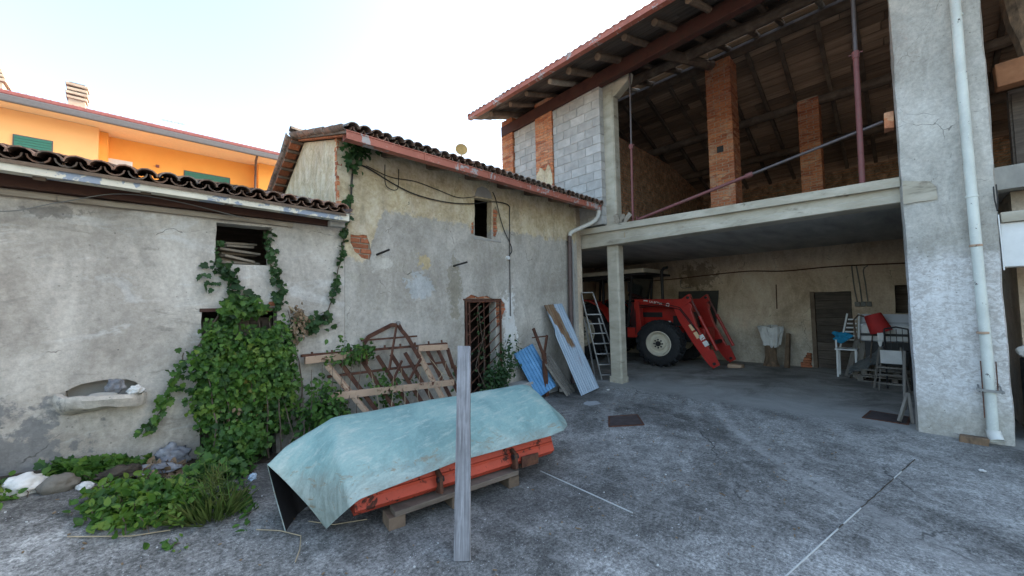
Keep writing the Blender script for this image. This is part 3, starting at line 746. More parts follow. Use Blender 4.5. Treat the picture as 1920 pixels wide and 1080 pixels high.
# rusty lattice gate in the doorway
gate = thing('lattice_gate', 'rusty diagonal lattice gate in the overgrown farmhouse doorway', 'gate', (4.2, YW-.05, 0))
fr = MB()
for p, q in (((3.83, 5.09, .2), (3.83, 5.09, 1.79)), ((4.56, 5.05, .15), (4.56, 5.05, 1.79)), ((3.83, 5.09, 1.78), (4.56, 5.05, 1.78)), ((3.90, 5.10, .2), (3.90, 5.10, 1.79))): fr.bar(p, q, .028, .028)
fr.build('frame', MT['rust'], gate)
for i in range(12):
    z0 = -.15+i*.17; a = V(3.84, 5.085, z0); b = V(4.55, 5.055, z0+.52)
    if b.z > 1.76: k = (1.76-a.z)/(b.z-a.z); b = a.lerp(b, k)
    if a.z < .15: k = (.15-a.z)/(b.z-a.z); a = a.lerp(b, k)
    if (b-a).length > .1: MB().bar(a, b, .006, .018).build('lattice_bar', MT['rust'], gate)
for xx in (4.08, 4.22): MB().tube([(xx, 5.10, .2), (xx+.02, 5.11, 1.0), (xx, 5.10, 1.75)], .008, 6).build('upright_bar', MT['rust'], gate)
# stone step by the door
tag(MB().box(4.62, 5.15, 4.80, YW-.012, -.05, .30, .012).build('stone_step', MT['cement'], None, bevel=.02), 'low cement block at the foot of the farmhouse wall right of the lattice gate', 'step')
# downpipe with white elbow
dp = thing('downpipe', 'brown downpipe with white swan neck at the farmhouse corner', 'pipe', (6.58, 5.0, 0))
MB().tube([(6.57, 5.02, .02), (6.565, 5.02, 1.6), (6.60, 5.02, 3.18)], .045, 12).build('pipe', MT['pipe_brown'], dp, True)
MB().tube([(6.60, 5.02, 3.16), (6.61, 5.01, 3.23), (6.67, 4.98, 3.28), (6.93, 4.70, 3.44), (6.99, 4.62, 3.50), (7.0, 4.55, 3.58), (6.99, 4.52, 3.66), (6.97, 4.52, 3.72)], .044, 12).build('swan_neck', MT['pipe_white'], dp, True)
for z in (.9, 2.2, 3.05): MB().lathe([(.046, -.012), (.052, -.012), (.052, .012), (.046, .012)], (6.575, 5.02, z), (0,0,1), 12).build('collar', MT['pipe_brown'], dp, True)
MB().box(6.66, 6.70, 5.0, 5.098, .02, 3.1).build('corner_strip', MT['cement'], mid)
# pipe stubs, cables, junction box, dish
for k, (x, z, lx, lz, lb) in enumerate(((2.30, 2.44, .15, .10, 'short iron pipe stub jutting from the wall beside the exposed bricks'), (3.59, 2.355, .22, .10, 'longer iron pipe stub jutting from the wall below the upper window'))):
    tag(MB().tube([(x, YW+.03, z), (x+lx*.55, YW-.22, z+lz*.55)], .016, 8).build('pipe_stub', MT['cable'], None, True), lb, 'pipe')
def cable(pts, r, lb, mat='cable'):
    P = [Vector(p) for p in pts]; out = []
    for i in range(len(P)-1):
        p0, p1, p2, p3 = P[max(i-1, 0)], P[i], P[i+1], P[min(i+2, len(P)-1)]
        for t in np.arange(0, 1, .125):
            out.append(.5*((2*p1)+(p2-p0)*t+(2*p0-5*p1+4*p2-p3)*t*t+(3*p1-p0-3*p2+p3)*t**3))
    out.append(P[-1])
    return tag(MB().tube(out, r, 6).build('cable', MT[mat], None, True), lb, 'cable')
cy = YW-.03
cable([(1.92, cy, 2.9), (1.95, cy, 3.25), (1.97, cy, 3.52), (2.05, cy, 3.64), (2.2, cy, 3.62), (2.55, cy, 3.49), (2.85, cy, 3.41), (3.2, cy, 3.38), (3.6, cy, 3.39), (4.0, cy, 3.45), (4.35, cy, 3.54), (4.6, cy, 3.58), (4.84, cy, 3.56), (4.86, cy, 3.4), (4.84, cy, 2.6), (4.83, cy, 1.9), (4.83, cy, 1.5)], .009, 'thick black cable drooping along the wall then dropping past the door')
cable([(2.15, cy, 3.66), (2.5, cy, 3.58), (2.9, cy, 3.60), (3.3, cy, 3.55), (3.7, cy, 3.5), (4.05, cy, 3.58)], .006, 'thin upper cable running from the vine to the upper window')
cable([(2.42, cy, 3.74), (2.42, cy, 3.5), (2.46, cy, 3.42), (2.56, cy, 3.40), (2.62, cy, 3.46), (2.63, cy, 3.72)], .006, 'cable loop hanging below the eave rafter')
cable([(4.45, cy, 3.74), (4.52, cy, 3.62), (4.60, cy, 3.36), (4.70, cy, 3.1), (4.85, cy, 2.86), (4.90, cy, 2.72), (4.83, cy, 2.62), (4.80, cy, 2.58)], .008, 'black cable looping from the arch down to the round box')
tag(MB().lathe([(.0, -.03), (.032, -.03), (.036, -.02), (.036, .03)], (4.80, YW-.02, 2.575), (0, 1, 0), 14).build('junction_box', MT['white'], None, True), 'small round white junction box on the cement wall', 'electrical box')
tag(MB().lathe([(.0, -.02), (.028, -.02), (.03, .03)], (4.82, YW-.02, 1.47), (0, 1, 0), 12).build('junction_box', MT['white'], None, True), 'round box beside the lattice gate brick jamb', 'electrical box')
cable([(-1.6, YW-.2, 2.55), (-.9, YW-.16, 2.52), (-.55, YW-.12, 2.66), (-.2, YW-.12, 2.80), (.2, YW-.12, 2.80), (.8, YW-.14, 2.70)], .005, 'thin grey wire sagging under the cream gutter', 'cable_g')
dish = thing('satellite_dish', 'small round yellowed dish on a pole above the farmhouse ridge', 'dish', (6.1, 8.2, 5.0))
MB().lathe([(.0, .03), (.10, .02), (.16, -.01), (.165, -.015), (.10, .005), (0, .015)], (6.1, 8.2, 5.95), (.5, .85, -.1), 20).build('reflector', MT['dish'], dp if False else dish, True)
MB().tube([(6.12, 8.23, 4.2), (6.12, 8.23, 5.95)], .018, 6).build('pole', MT['galv'], dish)

# ------------------------------------------------------------------ barn
XB = 7.15
barn = thing('barn', 'tall open barn with concrete loft, brick pillars and tiled timber roof', 'barn', (9.5, 2.0, 0))
EX, EZ, RX, RZ, BX, BZ = 6.0, 6.60, 10.2, 7.98, 16.0, 5.75     # eave, ridge, back
Y0, Y1 = -6.0, 7.64
sF = (RZ-EZ)/(RX-EX); sK = (RZ-BZ)/(BX-RX)
def roof_z(x): return EZ+sF*(x-EX) if x < RX else RZ-sK*(x-RX)
# concrete post, lower and upper, with worn foot
def post(z0, z1, y0=4.25, y1=4.53, x0=7.25, x1=7.50, name='post'):
    mb = MB(); n = int((z1-z0)/.25)+1
    prof = [(x0, y0+.03), (x0+.03, y0), (x1-.03, y0), (x1, y0+.03), (x1, y1-.03), (x1-.03, y1), (x0+.03, y1), (x0, y1-.03)]
    k = len(prof)
    for i in range(n+1):
        z = z0+(z1-z0)*i/n
        for j, (a, b) in enumerate(prof): mb.v.append((a+.004*fbm(j, z*2, 1), b+.004*fbm(j, z*2, 7), z))
    for i in range(n):
        for j in range(k): mb.f.append((i*k+j, i*k+(j+1) % k, (i+1)*k+(j+1) % k, (i+1)*k+j))
    mb.f += [tuple(range(k))[::-1], tuple(n*k+j for j in range(k))]
    return mb.build(name, MT['concrete'], barn)
post(0, 2.95, name='lower_post')
for (a0, a1, b0, b1, h) in ((7.238, 7.30, 4.24, 4.31, .11), (7.24, 7.31, 4.47, 4.54, .13), (7.42, 7.51, 4.238, 4.31, .12), (7.239, 7.30, 4.36, 4.43, .07)):
    MB().box(a0, a1, b0, b1, -.02, h, .008).build('foot_chunk', MT['concrete'], barn, bevel=.008)
post(3.3, 6.80, name='upper_post')
MB().prism([(4.26, 6.22), (4.20, 6.22), (3.90, 6.42), (3.86, 6.60), (4.26, 6.60)], lambda u, v, t: V(t, u, v), 7.28, 7.48).build('corbel', MT['concrete'], barn, bevel=.012)
# loft slab: lip, recessed beam, slab, soffit
def lipz(y): return 3.275+.022*y
mb = MB(); ys = np.linspace(-.0, 5.55, 24)
for y in ys:
    j = .004*fbm(y*2, 1)
    for xx, zz in ((7.10, lipz(y)-.125), (7.10, lipz(y)+j), (7.55, lipz(y)), (7.55, lipz(y)-.125)): mb.v.append((xx+j, y, zz))
for i in range(len(ys)-1):
    for k in range(4): mb.f.append((i*4+k, i*4+(k+1) % 4, i*4+4+(k+1) % 4, i*4+4+k))
mb.f += [(0, 1, 2, 3), tuple(len(mb.v)-4+k for k in range(4))[::-1]]
mb.build('slab_lip', MT['concrete'], barn)
mb = MB(); ys = np.linspace(0.0, 5.5, 22)
for y in ys:
    j = .005*fbm(y*1.7, 4)
    t = lipz(y)-.12
    for xx, zz in ((7.17+j, t), (7.17+j, 3.06), (7.155, 3.045), (7.155, 2.955), (7.18, 2.945), (7.52, 2.945), (7.52, t)): mb.v.append((xx, y, zz))
for i in range(len(ys)-1):
    for k in range(7): mb.f.append((i*7+k, i*7+(k+1) % 7, i*7+7+(k+1) % 7, i*7+7+k))
mb.f += [tuple(range(7)), tuple(len(mb.v)-7+k for k in range(7))[::-1]]
mb.build('edge_beam', MT['concrete'], barn)
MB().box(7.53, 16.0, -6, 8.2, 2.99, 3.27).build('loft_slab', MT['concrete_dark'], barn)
MB().tube([(7.15, 4.02, 3.06), (7.15, 4.02, 3.17)], .008, 6).build('rod', MT['straw'], barn)
# garage walls
fnB = lambda a, b, d: V(12.0+d, a, b)
bdoor = rough_poly([(.92, -.1), (1.70, -.1), (1.68, 1.87), (.92, 1.86)], .1, .01, 3)
bwin = rough_poly([(-.35, 1.34), (.20, 1.34), (.19, 1.97), (-.35, 1.97)], .1, .01, 3)
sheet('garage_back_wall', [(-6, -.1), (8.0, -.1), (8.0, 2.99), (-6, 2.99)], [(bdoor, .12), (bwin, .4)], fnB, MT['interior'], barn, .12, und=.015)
MB().box(12.44, 12.6, -6, 8.2, 0, 3.1).build('sun_blocker', MT['doorwood'], barn)  # added slab, blocks sun through the wall openings and backs the window dark
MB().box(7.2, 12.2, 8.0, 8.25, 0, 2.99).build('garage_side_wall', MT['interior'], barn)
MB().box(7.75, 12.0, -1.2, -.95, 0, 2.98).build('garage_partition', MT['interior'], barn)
gd = MB().box(12.09, 12.12, .93, 1.69, 0, 1.86).build('garage_door', MT['doorwood'], barn)
for i in range(9):
    me_ = MB().box(12.055, 12.092, .935, 1.61, .02+i*.205, .02+i*.205+.197, .004).build('plank', MT['doorwood'], gd, bevel=.004)
MB().box(11.985, 12.12, 1.615, 1.70, 0, 1.88, .004).build('door_frame', MT['oldwood'], barn)
# big whitewashed pillar
mb = MB(); zs = np.arange(-.1, 7.3, .12); py = np.linspace(-.775, .0, 9); pxs = np.linspace(7.05, 7.72, 8)
ring = [(7.05, y) for y in py] + [(x, .0) for x in pxs[1:]] + [(7.72, y) for y in py[::-1][1:]] + [(x, -.775) for x in pxs[::-1][1:-1]]
k = len(ring)
for z in zs:
    for (a, b) in ring:
        ca, cb = 7.385, -.3875; r = .03
        da = .02*fbm(a*3, b*3, z*1.3)+.008*fbm(a*9, b*9, z*6)
        sx = 1 if a > ca else -1; sy = 1 if b > cb else -1
        corner = abs(abs(a-ca)-.335) < .01 and abs(abs(b-cb)-.3875) < .01
        q = .018 if corner else 0
        flare = .02*sm((.35-z)/.35)
        mb.v.append((a+(da if abs(a-7.05) < .001 else 0)-sx*q-(flare if a < 7.06 else 0), b+(da*.6 if b > -.01 or b < -.77 else 0)-sy*q, z))
for i in range(len(zs)-1):
    for j in range(k): mb.f.append((i*k+j, i*k+(j+1) % k, (i+1)*k+(j+1) % k, (i+1)*k+j))
mb.f += [tuple(range(k))[::-1], tuple((len(zs)-1)*k+j for j in range(k))]
pil = mb.build('pillar', MT['pillar'], barn, True)
sheet('beam_end', rough_poly([(-.32, 2.90), (-.02, 2.90), (-.02, 3.20), (-.26, 3.14), (-.31, 3.06)], .05, .008, 2), [], lambda a, b, d: V(7.028+d, a, b), MT['concrete'], barn, .06, und=.004)
# brick pillars in the loft, far brick pillars and block walls of the yard front
def brick_shaft(x0, x1, y0, y1, z0, z1, name, core='mortar_o', seed=0):
    rr = random.Random(seed); sh = MB().box(x0+.008, x1-.008, y0+.008, y1-.008, z0, z1-.005).build(name, MT[core], barn)
    mb = MB(); z = z0; r = 0; ch = .068
    while z+.055 <= z1:
        for (ax0, ax1, fixed, side) in ((y0, y1, x0, 'x0'), (y0, y1, x1, 'x1'), (x0, x1, y0, 'y0'), (x0, x1, y1, 'y1')):
            a = ax0-(.13 if r % 2 else 0)
            while a < ax1-.02:
                a0 = max(a, ax0+.001); a1 = min(a+.25, ax1-.001); j = rr.uniform(0, .006); zz = z+.012+rr.uniform(-.002, .002)
                if a1-a0 > .03:
                    if side[0] == 'x':
                        o = -j if side == 'x0' else j
                        lo, hi = (fixed+o, fixed+.05) if side == 'x0' else (fixed-.05, fixed+o)
                        mb.box(lo, hi, a0, a1-.011, zz, zz+.055)
                    else:
                        o = -j if side == 'y0' else j
                        lo, hi = (fixed+o, fixed+.05) if side == 'y0' else (fixed-.05, fixed+o)
                        mb.box(a0, a1-.011, lo, hi, zz, zz+.055)
                a += .26
        z += ch; r += 1
    stuff(mb.build('bricks', MT['brick_s'], sh, fixn=False))
    return sh
brick_shaft(9.85, 10.38, 2.66, 3.20, 3.28, 7.50, 'brick_pillar', seed=1)
MB().box(9.835, 9.86, 2.87, 3.01, 5.25, 5.40).build('dark_hole_plate', MT['darkmetal'], barn)  # dark plate on the brick face, stands in for the shade of a hole
brick_shaft(12.3, 12.72, 1.35, 1.78, 3.28, 6.92, 'brick_pillar', seed=2)
brick_shaft(7.06, 7.50, 5.82, 6.36, 3.6, 6.82, 'brick_pillar', seed=3)
brick_shaft(7.06, 7.50, 7.20, 7.62, 3.6, 6.80, 'brick_pillar', seed=4)
fnX = lambda a, b, d: V(7.046+d, a, b)
sheet('plaster_remnant', rough_poly([(5.83, 3.7), (6.35, 3.7), (6.35, 4.95), (6.22, 5.12), (6.05, 4.98), (5.95, 5.15), (5.84, 4.9)], .06, .03, 4), [], fnX, MT['pl_mid'], barn, .08)
bl_me = [setmat(MB().box(0, .2, 0, .395, 0, .19, .003).mesh('block', .007), MT['block']), setmat(MB().box(0, .2, 0, .19, 0, .19, .003).mesh('block', .007), MT['block'])]
def block_wall(y0, y1, z0, z1, x0):
    wl_ = MB().box(x0+.012, x0+.19, y0+.01, y1-.01, z0, z1-.01).build('block_wall', MT['cement'], barn)
    z = z0; r = 0
    while z < z1-.02:
        hh = min(.19, z1-z-.008); y = y0+(-.2025 if r % 2 else 0)
        while y < y1-.02:
            a0 = max(y, y0); a1 = min(y+.395, y1); L = a1-a0
            if L > .03:
                full = L > .25; me_ = bl_me[0] if full else bl_me[1]
                m = Matrix.Translation((x0+random.uniform(-.003, .003), a0, z)) @ Matrix.Diagonal((1, L/(.395 if full else .19), hh/.19, 1))
                inst('block', me_, wl_, m)
            y += .405
        z += .20; r += 1
    return wl_
block_wall(4.49, 5.81, 3.42, 6.50, 7.10)
block_wall(6.37, 7.19, 3.62, 6.42, 7.12)
# loft inner walls
def wallpoly(name, poly, fn, t0, t1, mat): return MB().prism(poly, fn, t0, t1).build(name, MT[mat], barn)
xs = [7.35, RX, 15.6]
wallpoly('loft_end_wall', [(7.35, 3.27), (15.6, 3.27), (15.6, roof_z(15.6)-.1), (12.6, 6.3), (7.35, 6.3)], lambda u, v, t: V(u, t, v), 5.34, 5.58, 'brickwall')
wallpoly('loft_far_wall', [(7.6, 3.27), (15.6, 3.27), (15.6, roof_z(15.6)-.12), (RX, RZ-.15), (7.6, roof_z(7.6)-.15)], lambda u, v, t: V(u, t, v), 7.36, 7.58, 'brickwall')
wallpoly('loft_right_wall', [(7.35, 3.27), (15.6, 3.27), (15.6, roof_z(15.6)-.12), (RX, RZ-.15), (7.35, roof_z(7.35)-.15)], lambda u, v, t: V(u, t, v), -6, -5.75, 'brickwall')
MB().box(15.6, 15.85, -6, 7.58, 3.27, roof_z(15.7)-.16).build('loft_back_wall', MT['brickwall'], barn)
# timber: purlins, rafters, boards
MB().bar((7.12, 7.62, 6.51), (7.12, -.1, 6.76), .16, .28).build('eave_beam', MT['steelbeam'], barn, bevel=.012)
MB().bar((7.12, -.6, 6.76), (7.12, -6, 6.76), .16, .26).build('eave_beam', MT['steelbeam'], barn, bevel=.012)
def logline(p, q, r, name, mat='oldwood', wob=.02, n=9, seg=10):
    pts = []; rs = []
    for i in range(seg):
        t = i/(seg-1); c = Vector(p).lerp(Vector(q), t)
        pts.append(c+V(wob*fbm(t*3, c.y), wob*fbm(t*3, c.x, 4), wob*fbm(t*3, c.y+c.x, 8))); rs.append(r*(1+.08*fbm(t*6, c.y*3)))
    return MB().tube(pts, rs, n).build(name, MT[mat], barn, True)
logline((RX-.05, 7.6, RZ-.30), (RX-.05, -5.9, RZ-.30), .13, 'ridge_beam')
logline((12.5, 7.5, roof_z(12.5)-.26), (12.5, -5.8, roof_z(12.5)-.26), .12, 'purlin')
logline((14.1, 7.5, roof_z(14.1)-.26), (14.1, -5.8, roof_z(14.1)-.26), .11, 'purlin')
logline((8.6, 7.5, roof_z(8.6)-.28), (8.6, -5.8, roof_z(8.6)-.28), .11, 'purlin')
for i, y in enumerate(np.arange(-5.6, 7.55, .60)):
    y += random.uniform(-.05, .05); r = random.choice((.055, .06, .07))
    logline((EX+.16+random.uniform(0, .12), y, roof_z(EX+.2)-.075-r), (RX-.02, y+random.uniform(-.1, .1), RZ-.09-r), r, 'rafter', 'palewood' if i % 7 == 4 else 'oldwood')
for y in np.arange(-5.5, 7.5, .66):
    y += random.uniform(-.06, .06)
    MB().bar((RX+.05, y, RZ-.12), (BX-.3, y+random.uniform(-.08, .08), roof_z(BX-.3)-.10), .085, .11).build('rafter', MT['oldwood'], barn, bevel=.01)
logline((7.35, 3.35, 6.82), (10.1, 3.05, 7.52), .11, 'principal_rafter')
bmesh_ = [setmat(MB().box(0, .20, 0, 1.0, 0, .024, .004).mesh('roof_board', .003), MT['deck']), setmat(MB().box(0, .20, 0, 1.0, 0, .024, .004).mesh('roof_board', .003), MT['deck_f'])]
def boards(xa, za, xb, zb, skip_top, bi):
    L = math.hypot(xb-xa, zb-za); d = V((xb-xa)/L, 0, (zb-za)/L); n = V(-d.z, 0, d.x)
    if n.z < 0: n = -n
    s = 0.0
    while s < L-skip_top:
        y = Y0
        while y < Y1-.05:
            ln = min(random.uniform(2.6, 3.6), Y1-y)
            if Y1-y-ln < .6: ln = Y1-y
            p = V(xa, y+.008, za)+d*s+n*(-.035)
            inst('roof_board', bmesh_[bi], barn, frame(p, d, V(0, 1, 0), n) @ Matrix.Diagonal((1, ln-.016, 1, 1)) @ Matrix.Rotation(random.uniform(-.012, .012), 4, 'Y'))
            y += ln
        s += .226
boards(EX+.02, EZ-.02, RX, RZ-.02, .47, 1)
boards(BX, BZ-.02, RX, RZ-.02, .05, 0)
# roof skin above the boards: thin battens sheet then tiles
def deckskin(name, xa, za, xb, zb):
    MB().add([(xa, Y0, za), (xa, Y1, za), (xb, Y1, zb), (xb, Y0, zb), (xa, Y0, za-.012), (xa, Y1, za-.012), (xb, Y1, zb-.012), (xb, Y0, zb-.012)],
             [(0,1,2,3),(7,6,5,4),(0,4,5,1),(1,5,6,2),(2,6,7,3),(3,7,4,0)]).build(name, MT['oldwood'], barn)
k_ = .045*sF
deckskin('front_roof_deck', EX, EZ-.002, RX-.26, RZ-.002-.26*sF)
deckskin('rear_roof_deck', BX, BZ-.002, RX+.0, RZ-.002)
sR = V(1, 0, sF).normalized()
tile_roof(barn, V(EX-.03, Y1+.05, EZ-.045), V(0, -1, 0), sR, 94, 10, .145, 1, 0, me_cov=cov_red, seed=31)
gutter(barn, (EX-.06, Y1+.05, EZ-.06), (EX-.06, Y0, EZ-.06), .11, .11, MT['gut_red'], [.95, 1.85, 2.75, 3.6, 4.55, 5.4, 6.3], (-1, 0, 0))
# far end gable boarding line
# right-hand bay: sill, white lintel, inner wall
MB().box(7.06, 7.6, -5.8, -.785, 2.53, 2.645, .004).build('bay_sill', MT['concrete'], barn, bevel=.008)
MB().box(7.11, 7.4, -5.8, -.787, 2.02, 2.528, .004).build('bay_lintel', MT['white'], barn, bevel=.006)
MB().box(8.6, 8.66, -5.8, -.98, .9, 2.5).build('plywood_panel', MT['slatwood'], barn)
MB().box(8.7, 8.8, -5.8, -.98, 0, 2.9).build('bay_back_wall', MT['interior'], barn)
MB().bar((7.75, -.9, 4.45), (7.75, -4.0, 4.55), .2, .30).build('cross_beam', MT['redwood'], barn, bevel=.015)
logline((7.9, -1.25, 4.6), (8.6, -1.05, 7.3), .13, 'brace', 'bark', .08)
MB().box(8.2, 8.35, -3.5, -1.05, 2.66, 4.4).build('timber_partition', MT['doorwood'], barn)
for i in range(8): MB().box(8.17, 8.2, -1.2-i*.2, -1.07-i*.2, 2.66, 4.35, .004).build('plank', MT['doorwood'], barn)

# ------------------------------------------------------------------ orange house beyond
oh = thing('orange_house', 'bright orange house with green shutters behind the low roof', 'house', (0, 27, 0))
MB().box(-14, -1.75, 26, 36, 0, 10.46).build('wall', MT['orange_l'], oh)
MB().box(-1.74, 4.66, 27.0, 36, 0, 10.46).build('wall', MT['orange'], oh)
MB().box(4.67, 12, 26.3, 36, 0, 10.46).build('wall', MT['orange'], oh)
MB().box(-1.75, -1.46, 26.45, 26.99, 0, 10.45).build('wall_return', MT['orange'], oh)
MB().box(-14.5, 12.5, 24.95, 36.5, 10.47, 10.60).build('eave_soffit', MT['soffit'], oh)
MB().box(-14.6, 12.6, 24.80, 24.95, 10.36, 10.66).build('fascia_gutter', MT['slategut'], oh, bevel=.05)
MB().box(-14.6, 12.6, 24.84, 25.3, 10.662, 10.84).build('roof_edge', MT['maroon'], oh, bevel=.04)
rf = MB().add([(-14.6, 25.3, 10.80), (12.6, 25.3, 10.80), (12.6, 30.5, 12.1), (-14.6, 30.5, 12.1), (-14.6, 36.5, 10.6), (12.6, 36.5, 10.6)], [(0,1,2,3), (3,2,5,4), (0,3,4), (1,5,2), (0,4,5,1)]).build('roof', MT['maroon'], oh)
tl = setmat(MB().tube([(0, 0, 0), (0, 1.0, 0)], .05, 8).mesh('roof_tile'), MT['maroon'])
for i in range(60): inst('roof_tile', tl, rf, frame(V(-5.6+i*.21, 24.86, 10.80), V(1, 0, 0), V(0, 1, .26).normalized(), V(0, -.26, 1).normalized()))
def chim(x, y, z0, w_, dome):
    ch = MB().box(x-w_/2, x+w_/2, y-w_/2, y+w_/2, z0, z0+.85, .01).build('chimney', MT['chimney'], oh)
    for i in range(4):
        s_ = w_*(.60+.06*(i % 2)) if not dome else w_*(.64-.09*i)
        MB().box(x-s_, x+s_, y-s_, y+s_, z0+.85+i*.2, z0+.97+i*.2, .01).build('chimney_slab', MT['chimney'], ch, bevel=.02)
        MB().box(x-s_*.7, x+s_*.7, y-s_*.7, y+s_*.7, z0+.97+i*.2, z0+1.05+i*.2).build('chimney_core', MT['slategut'], ch)
    return ch
chim(-2.55, 27.3, 11.1, .55, False); chim(-5.0, 27.0, 10.95, .75, True)
def shut(x0, x1, ytop, yw, z1, h, mat, lam=True):
    wd = MB().box(x0-.04, x1+.04, yw-.03, yw-.005, z1-h, z1+.04).build('window', MT['slategut'] if lam else MT['white'], oh)
    if lam:
        for i in range(int(h/.115)): MB().box(x0, x1, yw-.06, yw-.031, z1-.11-i*.115, z1-.01-i*.115).build('shutter_slat', MT['shutter'], wd)
    else: MB().box(x0, x1, yw-.05, yw-.031, z1-h, z1).build('pane', MT['window_white'], wd)
shut(-4.16, -3.14, 0, 26, 9.38, 1.6, 'shutter'); shut(1.40, 3.36, 0, 27, 9.40, 1.6, 'shutter'); shut(-1.46, -.66, 0, 27, 9.34, 1.6, 'white', False)
MB().box(.24, .38, 26.9, 27.0, 9.33, 9.45).build('wall_lamp', MT['maroon'], oh)
MB().tube([(4.35, 24.9, 10.35), (4.36, 25.3, 10.2), (4.5, 26.2, 9.6), (4.5, 26.2, 0)], .06, 8).build('downpipe', MT['pipe_brown'], oh, True)
ant = MB().tube([(.95, 29, 11.5), (.95, 29, 12.75)], .02, 6); ant.bar((.45, 29, 12.7), (1.45, 29, 12.74), .02, .02)
for i in range(6): ant.bar((.55+i*.16, 28.85, 12.72), (.55+i*.16, 29.15, 12.72), .012, .012)
ant.build('antenna', MT['galv'], oh)

# ------------------------------------------------------------------ tractor
tr = thing('tractor', 'red tractor with front loader arms parked under the loft', 'tractor', (10.65, 5.4, 0))
def wheel(cx, cy, R, W, out, steer=0.0, lugs=18):
    ax = V(out*math.cos(steer), math.sin(steer)*out, 0)
    c = V(cx, cy, R); rr = R*.52
    prof = [(rr, -W/2+.03), (rr+.05, -W/2), (R*.80, -W/2-.0), (R*.90, -W/2+.03), (R*.925, -W*.25), (R*.93, 0), (R*.925, W*.25), (R*.90, W/2-.03), (R*.80, W/2), (rr+.05, W/2), (rr, W/2-.03)]
    wh = MB().lathe(prof, c, ax, 36).build('wheel', MT['tyre'], tr, True)
    u = ax.cross(V(0, 0, 1)).normalized(); lm = MB()
    for i in range(lugs):
        for s in (-1, 1):
            t0 = 2*math.pi*(i+(0 if s > 0 else .5))/lugs; t1 = t0-.20*(18/lugs)*1.0
            p0 = c+ax*(s*W*.47)+(u*math.cos(t1-.10)+V(0,0,1)*math.sin(t1-.10))*(R*.945); p1 = c+ax*(s*W*.03)+(u*math.cos(t0)+V(0,0,1)*math.sin(t0))*(R*.975)
            lm.bar(p0, p1, R*.085, R*.11, ((p0+p1)/2-c).normalized())
            p2 = c+ax*(s*W*.50)+(u*math.cos(t1-.12)+V(0,0,1)*math.sin(t1-.12))*(R*.83)
            lm.bar(p2, p0, R*.075, R*.06, ((p0+p1)/2-c).normalized())
    lm.build('tread_lugs', MT['tyre'], wh)
    MB().lathe([(rr+.012, W/2-.02), (rr-.01, W/2-.005), (rr-.035, W/2-.03), (rr-.06, W/2-.12), (rr*.58, W/2-.13), (rr*.52, W/2-.10), (rr*.50, W/2-.05), (rr*.30, W/2-.03), (0, W/2-.03)], c, ax, 32).build('rim', MT['rim'], wh, True)
    h = MB().lathe([(rr*.22, W/2-.04), (rr*.22, W/2+.0), (rr*.15, W/2+.02), (0, W/2+.02)], c, ax, 16)
    for i in range(8):
        t = 2*math.pi*i/8; q = c+(u*math.cos(t)+V(0,0,1)*math.sin(t))*rr*.33
        h.lathe([(.022, W/2-.035), (.022, W/2-.0), (0, W/2)], q, ax, 6)
    h.build('hub', MT['darkmetal'], wh)
    MB().lathe([(rr+.01, -W/2+.03), (rr*.9, 0), (0, 0)], c, ax, 24).build('rim_back', MT['rim'], wh, True)
    return wh
wheel(9.90, 4.62, .61, .40, -1, .10); wheel(11.42, 4.62, .61, .40, 1, .10)
wheel(9.85, 6.95, .86, .50, -1, 0, 20); wheel(11.5, 6.95, .86, .50, 1, 0, 20)
# chassis, hood, grille
MB().box(10.38, 10.92, 3.95, 7.3, .62, .98).build('chassis', MT['darkmetal'], tr, bevel=.03)
MB().bar((10.0, 4.62, .61), (11.3, 4.62, .61), .18, .2).build('axle', MT['tred'], tr, bevel=.03)
hp = [(3.98, 1.0), (3.98, 1.42), (4.08, 1.58), (4.6, 1.70), (5.75, 1.84), (5.75, 1.0)]
hood = MB().prism(hp, lambda u, v, t: V(t, u, v), 10.36, 10.94).build('hood', MT['tred'], tr, True, bevel=.05)
MB().box(10.345, 10.36, 4.75, 5.55, 1.28, 1.42).build('vent', MT['darkmetal'], hood)
MB().box(10.345, 10.36, 4.05, 4.45, 1.05, 1.32).build('vent', MT['darkmetal'], hood)
MB().box(10.42, 10.88, 3.955, 3.98, 1.02, 1.42).build('grille', MT['darkmetal'], hood)
MB().box(10.352, 10.357, 4.52, 4.80, 1.12, 1.18).build('badge', MT['white'], hood)
MB().box(10.30, 11.0, 3.62, 3.98, .62, 1.0).build('front_weight', MT['tred'], tr, bevel=.03)
MB().box(10.05, 10.3, 4.15, 4.35, .55, 1.0).build('fender_bracket', MT['tred'], tr)
# exhaust
ex = MB().tube([(10.48, 4.78, 1.66), (10.48, 4.78, 2.58)], .042, 12).build('exhaust', MT['darkmetal'], tr, True)
MB().tube([(10.48, 4.78, 2.58), (10.48, 4.70, 2.66), (10.48, 4.60, 2.67)], .042, 12).build('exhaust_tip', MT['darkmetal'], ex, True)
